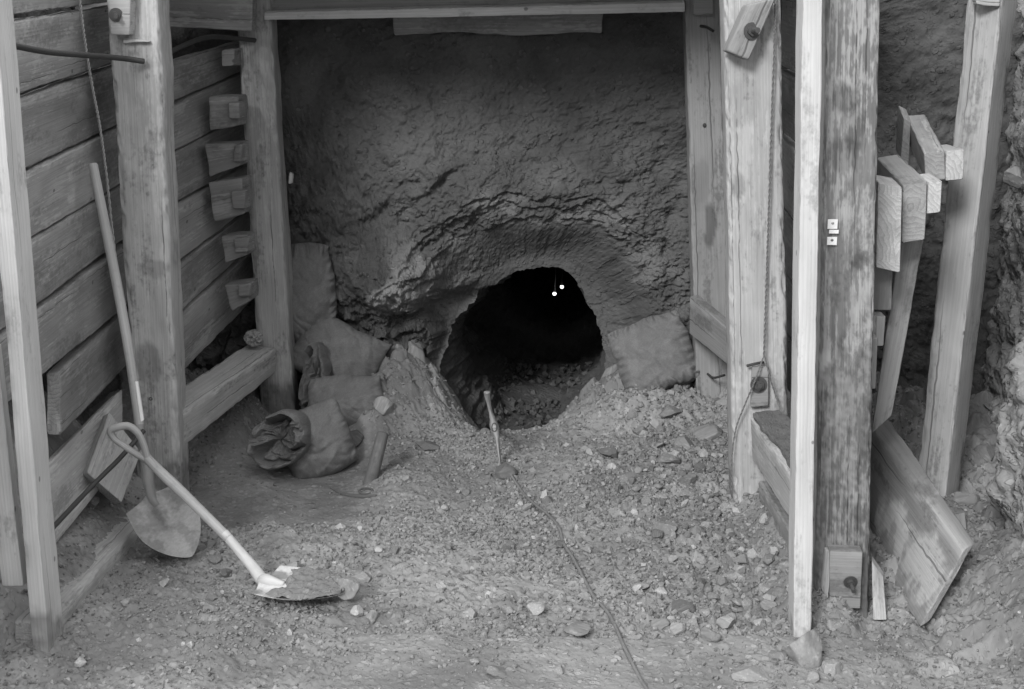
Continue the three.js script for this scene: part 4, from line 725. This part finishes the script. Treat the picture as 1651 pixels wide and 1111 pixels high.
{ // short shovel with a D grip
  const base = onG(428, 962), dN = -base.z, N = P(430, 952, dN); N.y = Math.max(N.y, base.y + 0.05); const tip0 = onG(556, 982); tip0.y += 0.035;
  const D = tip0.clone().sub(N).normalize(), L = 0.32; const Fn = V(0.0, 1, 0.1); Fn.addScaledVector(D, -Fn.dot(D)).normalize();
  const t = thing('short_shovel', 'short shovel with a closed grip lying across the floor, chipped pale neck', 'shovel', base);
  part('blade', bladeGeo(L, 0.118, N, D, Fn, { frog: 0.02, dish: 0.022 }), M.chipped, t);
  const g0 = P(236, 738, 5.34), e1 = P(408, 915, dN + 0.06), e2 = P(362, 860, dN + 0.12);
  part('socket', taperTube([N.clone().addScaledVector(D, 0.07).addScaledVector(Fn, 0.012), N.clone().addScaledVector(Fn, 0.016), P(424, 936, dN + 0.02), e1, e2], [0.012, 0.026, 0.022, 0.019, 0.0185], 40), M.chipped, t);
  part('shaft', taperTube([e2.clone().lerp(e1, 0.15), e2.clone().lerp(g0, 0.5), g0, g0.clone().lerp(P(228, 726, 5.35), 0.8)], [0.019, 0.0195, 0.0205, 0.019], 50), M.handle, t);
  const loop = [[238, 741], [231, 716], [221, 697], [206, 687], [189, 689], [178, 695], [184, 707], [200, 719], [218, 731], [236, 741]].map(([x, y], i) => P(x, y, 5.335 + (i > 2 && i < 7 ? 0.02 : 0)));
  part('grip', taperTube(loop, [0.014, 0.0135, 0.013, 0.0145, 0.0155, 0.0145, 0.0125, 0.0125, 0.013, 0.0145], 80), M.handle, t);
  // earth heaped on the blade
  const nu = 70, nv = 40, pos = [], uv = [], col = [], idx = [], X = D.clone().cross(Fn).normalize();
  for (let j = 0; j <= nv; j++) for (let i = 0; i <= nu; i++) { const s = 0.13 + 0.87 * i / nu, q = -1 + 2 * j / nv, e = 0.112 * (s < 0.5 ? 1 : Math.sqrt(Math.max(0, 1 - Math.pow((s - 0.5) / 0.53, 2)))) * (0.98 + 0.06 * n3(s * 9, q * 3, 2)), k3 = ss(0.1, 0.34, s + 0.2 * n3(q * 3, s * 5, 2) - 0.05 * q), h = 0.022 * q * q - 0.007 + k3 * (0.009 + 0.03 * Math.pow(1 - q * q, 0.7) * (1 - 0.5 * ss(0.7, 1, s))) + 0.012 * k3 * fbm(s * 9, q * 5, 3, 4); const p = N.clone().addScaledVector(D, s * L).addScaledVector(X, q * e).addScaledVector(Fn, h + 0.05 * s * s * 0.6); pos.push(p.x, p.y, p.z); uv.push(s * 0.3, q * 0.1); col.push(0.85, 0.85, 0.85); }
  const m = nu + 1; for (let j = 0; j < nv; j++) for (let i = 0; i < nu; i++) { const a = j * m + i, b = a + 1, c = a + m, d = c + 1; idx.push(a, c, b, b, c, d); }
  const g = new THREE.BufferGeometry(); g.setAttribute('position', new THREE.Float32BufferAttribute(pos, 3)); g.setAttribute('uv', new THREE.Float32BufferAttribute(uv, 2)); g.setAttribute('color', new THREE.Float32BufferAttribute(col, 3)); g.setIndex(idx); g.computeVertexNormals();
  tag(mesh('heaped_earth', g, M.ground), 'earth lying in the blade of the short shovel', 'earth', null, 'stuff');
}
{ // pick at the tunnel mouth
  const tip = onG(807, 753), d = -tip.z + 0.02, t = thing('pick', 'pick standing on its point at the tunnel mouth, handle end in its eye', 'pick', tip);
  const C = [[785, 631], [786, 640], [788, 650], [791, 664], [794, 674], [797, 688], [800, 700], [802, 712], [804, 728], [808, 756]], hwp = [4.9, 4.4, 3.3, 3.1, 4.6, 7.4, 5.4, 3.1, 2.5, 1.5];
  const pos = [], uv = [], idx = [], rad = 24;
  const pc = C.map(([x, y], i) => P(x, y, d - 0.05 * Math.pow((i - 5) / 5, 2))), cur = new THREE.CatmullRomCurve3(pc), n = 80;
  for (let j = 0; j <= n; j++) { const k = j / n * 9, i0 = Math.min(8, Math.floor(k)), p = cur.getPoint(j / n), w = lerp(hwp[i0], hwp[i0 + 1], ss(0, 1, k - i0)) / 342, dz = lerp(0.02, 0.026, gauss(k - 5, 1.5)); const cap = j === 0 || j === n ? 0.05 : 1; for (let i = 0; i <= rad; i++) { const a = i / rad * 2 * Math.PI; pos.push(p.x + Math.cos(a) * w * cap, p.y, p.z + Math.sin(a) * dz * cap); uv.push(i / rad, j / n); } }
  const m = rad + 1; for (let j = 0; j < n; j++) for (let i = 0; i < rad; i++) { const a = j * m + i, b = a + 1, c = a + m, e = c + 1; idx.push(a, b, c, b, e, c); }
  const g = new THREE.BufferGeometry(); g.setAttribute('position', new THREE.Float32BufferAttribute(pos, 3)); g.setAttribute('uv', new THREE.Float32BufferAttribute(uv, 2)); g.setIndex(idx); g.computeVertexNormals();
  part('head', g, new THREE.MeshStandardMaterial({ map: bladeTex, color: new THREE.Color(1.25, 1.25, 1.25), roughness: 0.6, metalness: 0.2 }), t);
  const e = P(797, 688, d - 0.022), back = ray(797, 688).normalize();
  const hg = taperTube([e.clone(), e.clone().addScaledVector(back, 0.3), e.clone().addScaledVector(back, 0.6)], [0.011, 0.013, 0.015], 30); part('handle', hg, M.handle, t);
  const ring = new THREE.TorusGeometry(0.0125, 0.0022, 8, 30); ring.scale(0.9, 1.6, 1); const q = P(797, 689, d - 0.026); ring.translate(q.x, q.y, q.z); part('eye_rim', ring, M.bolt, t);
}
{ // iron bits by the sacks
  const a = onG(593, 778), b = P(617, 700, -a.z + 0.12); a.y -= 0.04;
  tag(mesh('timber_stub', taperTube([a, a.clone().lerp(b, 0.5), b], [0.032, 0.03, 0.028], 20, 18), woodMat(W.plank, 0.4)), 'dark round stub of wood leaning in the rubble right of the lowest sandbag', 'wood stub');
  const pts = [[533, 788], [550, 797], [570, 801], [590, 803], [606, 800]].map(([x, y], i) => { const p = onG(x, y); p.y += 0.003; return p; });
  const t = thing('rusty_iron', 'thin rusty iron with an eye half buried below the sandbags', 'scrap iron', pts[2]); part('tine', taperTube(pts, [0.004, 0.008, 0.01, 0.01, 0.006], 40), M.rust, t);
  const e = onG(590, 794); e.y += 0.006; const r = new THREE.TorusGeometry(0.026, 0.005, 8, 28); r.rotateX(-1.35); r.scale(1.15, 1, 0.9); r.translate(e.x, e.y, e.z); part('eye', r, M.rust, t);
}
// two small lamps far inside the tunnel
for (const [x, y, lab] of [[894, 473.5, 'lower left of the two bright lamps in the dark tunnel'], [906, 462.5, 'upper right of the two bright lamps in the dark tunnel']]) {
  const p = P(x, y, 10.2), t = thing('tunnel_lamp', lab, 'lamp', p);
  mesh('bulb', new THREE.SphereGeometry(0.0125, 20, 14), new THREE.MeshStandardMaterial({ color: 0xffffff, emissive: 0xffffff, emissiveIntensity: 2.2, roughness: 0.3 }), t);
  mesh('socket', new THREE.CylinderGeometry(0.009, 0.012, 0.03, 14).translate(0, 0.022, -0.006), M.iron, t);
  mesh('flex', tubeGeo([V(0, 0.03, -0.006), V(0.006, 0.15, -0.02), V(-0.004, 0.3, -0.01), V(0.0, 0.5, 0)], 0.003, 24, 6), M.wire, t);
  const l = new THREE.PointLight(0xffffff, 0.0006, 3); l.castShadow = true; l.shadow.radius = 0.6; l.position.copy(p); scene.add(l);
}

/* ------------------------------------------------ stones and gravel */
function stoneGeo(seed, n, flat) {
  const R = rng(seed), pts = []; for (let i = 0; i < n; i++) { const z = 2 * R() - 1, a = R() * 6.283, s = Math.sqrt(1 - z * z), k = 0.75 + 0.25 * R(); pts.push(V(s * Math.cos(a) * k, z * flat * k, s * Math.sin(a) * k * (0.7 + 0.3 * ((seed * 37 % 10) / 10)))); }
  const g = new ConvexGeometry(pts), p = g.attributes.position, uv = []; for (let i = 0; i < p.count; i++) uv.push(p.getX(i) * 0.09 + seed * 0.13 + p.getZ(i) * 0.05, p.getY(i) * 0.09 + p.getZ(i) * 0.06); g.setAttribute('uv', new THREE.Float32BufferAttribute(uv, 2)); return g;
}
function roundStone(seed, flat) {
  let g = mergeVertices(new THREE.IcosahedronGeometry(1, 9).deleteAttribute('uv').deleteAttribute('normal')); const p = g.attributes.position, uv = [], R = rng(seed * 11 + 3), cuts = [];
  for (let i = 0; i < 15; i++) { const v = V(R() - 0.5, R() - 0.5, R() - 0.5).normalize(); cuts.push([v, 0.5 + 0.3 * R()]); }
  for (let i = 0; i < p.count; i++) { const v = V(p.getX(i), p.getY(i), p.getZ(i)); for (const [n, d] of cuts) { const e = v.dot(n) - d; if (e > 0) v.addScaledVector(n, -e * 0.97); } v.multiplyScalar(1 + 0.1 * fbm(v.x * 2 + seed, v.y * 2, v.z * 2, 3)); v.y *= flat; p.setXYZ(i, v.x, v.y, v.z); uv.push(v.x * 0.1 + seed * 0.13 + v.z * 0.05, v.y * 0.1 + v.z * 0.05); }
  g.setAttribute('uv', new THREE.Float32BufferAttribute(uv, 2)); g.computeVertexNormals(); return g;
}
const SG = range(1, 10, 9).map((i) => stoneGeo(i, 11 + i % 5, 0.6 + 0.035 * i)), SR = range(1, 8, 7).map((i) => roundStone(i, 0.6 + 0.05 * i));
function stone(px, py, w, tone, label, group, h = 0.8, geo, sink = 0.35) {
  const p = onG(px, py), dep = p.clone().sub(eye).dot(V(0, 0, -1).applyQuaternion(camera.quaternion)), r = w / F * dep / 2 * 1.12;
  const m = mesh('stone', geo || (rnd() < 0.5 && w < 27 ? SG[Math.floor(rnd() * SG.length)] : SR[Math.floor(rnd() * SR.length)]), M.stone[tone]);
  m.position.copy(p); m.position.y += r * h * (0.5 - sink) ; m.scale.set(r, r * h, r); m.rotation.set((rnd() - 0.5) * 0.7, rnd() * 6.28, (rnd() - 0.5) * 0.7); return tag(m, label, 'stone', group);
}
for (const [x, y, w, tone, lab, h, sk] of [
  [862, 984, 30, 3, 'pale squarish stone near the middle of the foreground', 0.9], [934, 1022, 46, 1, 'broad flat grey stone left of the hose in the foreground', 0.7],
  [787, 963, 17, 3, 'small pale stone left of the pale squarish one', 1], [818, 985, 20, 2, 'light stone just left of the pale squarish stone', 0.9], [757, 992, 30, 2, 'lumpy light stone in the left middle foreground', 0.9],
  [1071, 853, 36, 1, 'flat slab stone in the rubble right of the hose', 0.6], [1170, 1008, 42, 2, 'large wedge stone near the right board foot', 0.85], [1024, 829, 15, 3, 'small bright stone above the flat slab stone', 1.1],
  [945, 893, 22, 2, 'leaning bright stone right of the hose bend', 0.9], [983, 890, 24, 2, 'light stone between the hose and the flat slab', 0.7], [1104, 934, 22, 2, 'round pale stone in the right half of the rubble', 0.9], [1036, 950, 30, 2, 'long pale stone right of the lower hose', 0.6],
  [1098, 985, 44, 0, 'dark stone in the right foreground rubble', 0.6], [1120, 1010, 26, 2, 'light stone beside the dark stone in the foreground', 0.9], [1064, 1012, 30, 1, 'grey stone below the long pale stone', 0.8], [1092, 1018, 24, 2, 'upright light stone in the right foreground', 1.1],
  [1145, 1028, 34, 1, 'grey stone left of the large wedge stone', 0.8], [1197, 906, 30, 1, 'grey stone by the right sill plank', 1], [1232, 955, 24, 2, 'light three sided stone by the right sill plank', 0.9], [1240, 980, 26, 1, 'stone at the foot of the right sill plank', 0.8],
  [1057, 688, 26, 2, 'light block of stone below the right sandbag', 1], [1032, 700, 26, 1, 'grey block of stone below the right sandbag edge', 0.9], [1080, 668, 40, 1, 'grey boulder under the right sandbag corner', 0.9], [1140, 706, 44, 1, 'broad block of stone at the foot of the back right post', 0.9],
  [1105, 720, 34, 1, 'stone left of the block at the back right post', 0.8], [1010, 775, 40, 1, 'flat wide stone in the dim rubble before the tunnel', 0.5], [985, 735, 34, 0, 'dark stone in the rubble right of the tunnel mouth', 0.9], [1075, 745, 40, 1, 'grey lump of stone in the dim right rubble', 0.8],
  [1110, 780, 34, 1, 'round lump by the big right post', 0.9], [1108, 800, 30, 2, 'light flat stone by the big right post', 0.6],
  [549, 852, 20, 3, 'bright stone on the floor above the short shovel blade', 1], [581, 855, 12, 3, 'tiny bright stone right of the bright stone', 1], [611, 889, 18, 3, 'bright stone right of the short shovel', 0.9], [472, 922, 30, 2, 'rounded light stone behind the short shovel blade', 0.85, 0.1],
  [505, 922, 26, 2, 'light stone beside the rounded one behind the blade', 0.8], [517, 938, 30, 1, 'grey stone on the far edge of the shovel blade', 0.7, 0.1], [585, 935, 42, 2, 'slanting long stone right of the shovel blade', 0.7], [577, 990, 24, 3, 'pale stone under the shovel tip', 1],
  [600, 1000, 24, 2, 'light stone right of the shovel tip', 1], [265, 945, 24, 2, 'light round stone in the left foreground', 0.9], [203, 973, 20, 2, 'round stone near the sill timber', 0.9], [340, 985, 26, 1, 'round grey stone left of the shovel blade', 0.8], [342, 965, 24, 1, 'grey stone above the one left of the blade', 0.8],
  [308, 1042, 18, 3, 'white chip of stone in the left foreground', 0.9], [225, 1033, 14, 3, 'small white chip in the left foreground', 0.9], [130, 1072, 26, 3, 'white crumbling stone near the left front board', 0.9], [800, 1085, 40, 1, 'flat grey stone at the lower edge of the floor', 0.5], [900, 1085, 22, 2, 'light stone on the trodden ledge', 0.8], [765, 1070, 20, 2, 'light stone on the ledge left of the flat stone', 0.8],
  [1296, 1062, 66, 2, 'big pale rock at the foot of the bright right board', 1.05, 0.1], [1211, 1092, 56, 2, 'flat pale rock left of the big pale rock', 0.55], [1250, 1062, 34, 1, 'grey rock beside the big pale rock', 0.8], [1338, 1082, 40, 2, 'pale rock right of the big pale rock', 0.7], [1305, 1020, 26, 1, 'tall narrow stone on top of the big pale rock', 1.6, 0],
  [1310, 1095, 36, 2, 'small pale rock in front of the big pale rock', 0.7], [1556, 812, 40, 1, 'tilted flat rock at the foot of the raking post', 0.9], [1583, 905, 24, 2, 'small light rock by the wide plank', 0.8], [1590, 735, 36, 1, 'grey rock by the bank right of the raking post', 0.7],
  [622, 660, 36, 2, 'flat faced light stone right of the sandbags', 1], [690, 722, 44, 0, 'dark flat slab in the rubble left of the tunnel mouth', 0.5], [555, 742, 20, 3, 'pale chip beside the lowest sandbag', 1], [570, 715, 40, 0, 'dark lump against the lowest sandbag', 1], [655, 775, 18, 2, 'light stone in the rubble below the round stub', 0.9], [640, 745, 24, 1, 'grey stone in the rubble below the sandbags', 0.8],
  [812, 764, 40, 0, 'dark clod at the point of the pick', 0.7], [763, 757, 18, 2, 'light stone left of the pick', 0.9], [742, 742, 16, 2, 'light stone at the left edge of the tunnel mouth', 0.9], [846, 655, 24, 0, 'flat stone on the tunnel floor behind the pick', 0.6], [306, 893, 26, 0, 'dark clod against the tip of the long shovel blade', 0.9], [322, 888, 24, 0, 'dark clod second from the long shovel blade tip', 0.9], [338, 880, 22, 1, 'grey clod right of the long shovel blade', 0.9], [292, 911, 20, 1, 'small clod below the long shovel blade tip', 0.9], [345, 905, 24, 1, 'grey clod in the crumbs beside the short shovel shaft', 0.8], [365, 930, 26, 0, 'dark clod left of the short shovel neck', 0.8], [390, 935, 22, 1, 'grey clod near the short shovel shoulder', 0.8], [150, 812, 26, 2, 'light stone under the sawn timber block', 0.7], [1598, 660, 30, 1, 'rock lodged at the foot of the bank', 0.8],
]) stone(x, y, w, tone, lab, null, h ?? 0.85, null, sk ?? 0.3);
{ // rock resting on the tip of the short shovel
  const m = mesh('stone', SR[2], M.stone[2]), p = onG(558, 972); m.position.set(p.x, p.y + 0.06, p.z); m.scale.set(0.056, 0.066, 0.05); m.rotation.set(0.3, 1, 0.2); tag(m, 'rounded rock resting on the tip of the short shovel', 'stone');
  const q = mesh('stone', SR[3], M.stone[1]), c = P(1637, 286, 5.9); q.position.copy(c); q.scale.set(0.06, 0.07, 0.08); tag(q, 'pale rock stuck in the bank at the right edge', 'stone');
}
const dens = (x, d) => {
  if (x < -1.62 && d < 7) return 0.25; if (x > 1.02) return 0.35;
  const strip = d < 4.74 && x > -0.7, hollow = x < -0.85 && d > 5.75 && d < 6.9;
  let q = 0.22 + 0.78 * ss(-0.2, 0.35, fbm(x * 2.2 + 3, d * 2.2, 8, 4)) + 0.35 * ss(-0.1, 0.5, x); if (x < -0.7) q *= 0.5; if (strip) q *= 0.18; if (hollow) q *= 0.15; return Math.min(1, q);
};
{ // countable larger stones strewn over the floor
  let k = 0, guard = 0; while (k < 215 && guard++ < 6000) {
    const x = -1.6 + rnd() * 2.7, d = 4.35 + rnd() * 2.95; if (rnd() > Math.pow(dens(x, d), 1.6)) continue; if (gh(x, d) < -0.15) continue;
    const r = 0.011 + 0.02 * Math.pow(rnd(), 2.5) + (x > 0 ? 0.004 : 0), m = mesh('loose_stone', SG[Math.floor(rnd() * SG.length)], M.stone[rnd() < 0.15 ? 3 : rnd() < 0.4 ? 2 : rnd() < 0.8 ? 1 : 0]);
    m.position.set(x, gh(x, d) + r * 0.2, -d); m.scale.set(r, r * (0.7 + 0.4 * rnd()), r * (0.8 + 0.3 * rnd())); m.rotation.set(rnd() * 1.2 - 0.6, rnd() * 6.28, rnd() * 1.2 - 0.6);
    tag(m, 'loose angular stone, one of many strewn over the earth floor', 'stone', 'loose stones strewn over the earth floor'); k++;
  }
}
{ // gravel too small and too many to count
  const per = 7000, o = new THREE.Object3D();
  const G = [SG[0], SG[2], SG[4], SG[6], SG[8], SG[9]];
  G.forEach((g, gi) => {
    const im = new THREE.InstancedMesh(g, M.stone[2], per), c = new THREE.Color(); let k = 0, guard = 0;
    while (k < per && guard++ < per * 12) {
      const x = -2 + rnd() * 3.9, d = 4.25 + rnd() * 3.3; if (rnd() > dens(x, d)) continue; const y = gh(x, d); if (d > 7.45) continue;
      const r = 0.0034 + 0.0125 * Math.pow(rnd(), 2.6) * (x > -0.3 ? 1 : 0.8);
      o.position.set(x, y + r * 0.25, -d); o.scale.set(r, r * (0.6 + 0.5 * rnd()), r); o.rotation.set(rnd() * 2 - 1, rnd() * 6.28, rnd() * 2 - 1); o.updateMatrix(); im.setMatrixAt(k, o.matrix);
      const s = 0.6 + 0.45 * rnd() + (rnd() < 0.05 ? 0.4 : 0); c.setRGB(s, s, s); im.setColorAt(k, c); k++;
    }
    im.count = k; im.name = numbered('gravel'); im.castShadow = im.receiveShadow = true; tag(im, 'fine gravel and crumbs over the earth floor', null, null, 'stuff'); scene.add(im);
  });
  [[SR[1], 1], [SR[4], 2], [SG[7], 1]].forEach(([g, tone]) => { // coarser rubble, thickest on the right
    const im = new THREE.InstancedMesh(g, M.stone[tone], 420), c = new THREE.Color(); let k = 0, guard = 0;
    while (k < 420 && guard++ < 20000) {
      const x = -1.5 + rnd() * 2.6, d = 4.75 + rnd() * 2.6, q = dens(x, d) * (0.25 + 0.75 * ss(0.0, 0.6, x) + 0.5 * gauss(x + 1.0, 0.25) * gauss(d - 5.3, 0.3)); if (rnd() > q * q) continue;
      const r = 0.009 + 0.022 * Math.pow(rnd(), 2.2); o.position.set(x, gh(x, d) + r * 0.15, -d); o.scale.set(r, r * (0.65 + 0.4 * rnd()), r * (0.8 + 0.3 * rnd())); o.rotation.set(rnd() * 2 - 1, rnd() * 6.28, rnd() * 2 - 1); o.updateMatrix(); im.setMatrixAt(k, o.matrix); c.setScalar(0.6 + 0.7 * rnd()); im.setColorAt(k++, c);
    }
    im.count = k; im.name = numbered('rubble'); im.castShadow = im.receiveShadow = true; tag(im, 'broken rubble lying among the gravel', null, null, 'stuff'); scene.add(im);
  });
  // rubble on the tunnel floor and pebbles stuck in the face behind the raking post
  const im = new THREE.InstancedMesh(SG[5], M.stone[0], 900); let k = 0; const c = new THREE.Color();
  for (let i = 0; i < 700; i++) { const x = -0.6 + rnd() * 0.8, d = 7.6 + rnd() * 1.5, r = 0.008 + 0.03 * Math.pow(rnd(), 3); o.position.set(x, -0.24 + 0.04 * n3(x * 3, d * 3, 1) + 0.09 * ss(-0.2, -0.55, x) + r * 0.2, -d); o.scale.set(r, r * 0.8, r); o.rotation.set(rnd() * 2, rnd() * 6, rnd() * 2); o.updateMatrix(); im.setMatrixAt(k, o.matrix); c.setScalar(0.45 + 0.4 * rnd()); im.setColorAt(k++, c); }
  im.count = k; im.name = numbered('rubble'); im.castShadow = im.receiveShadow = true; tag(im, 'dark rubble on the tunnel floor', null, null, 'stuff'); scene.add(im);
}
renderer.render(scene, camera);
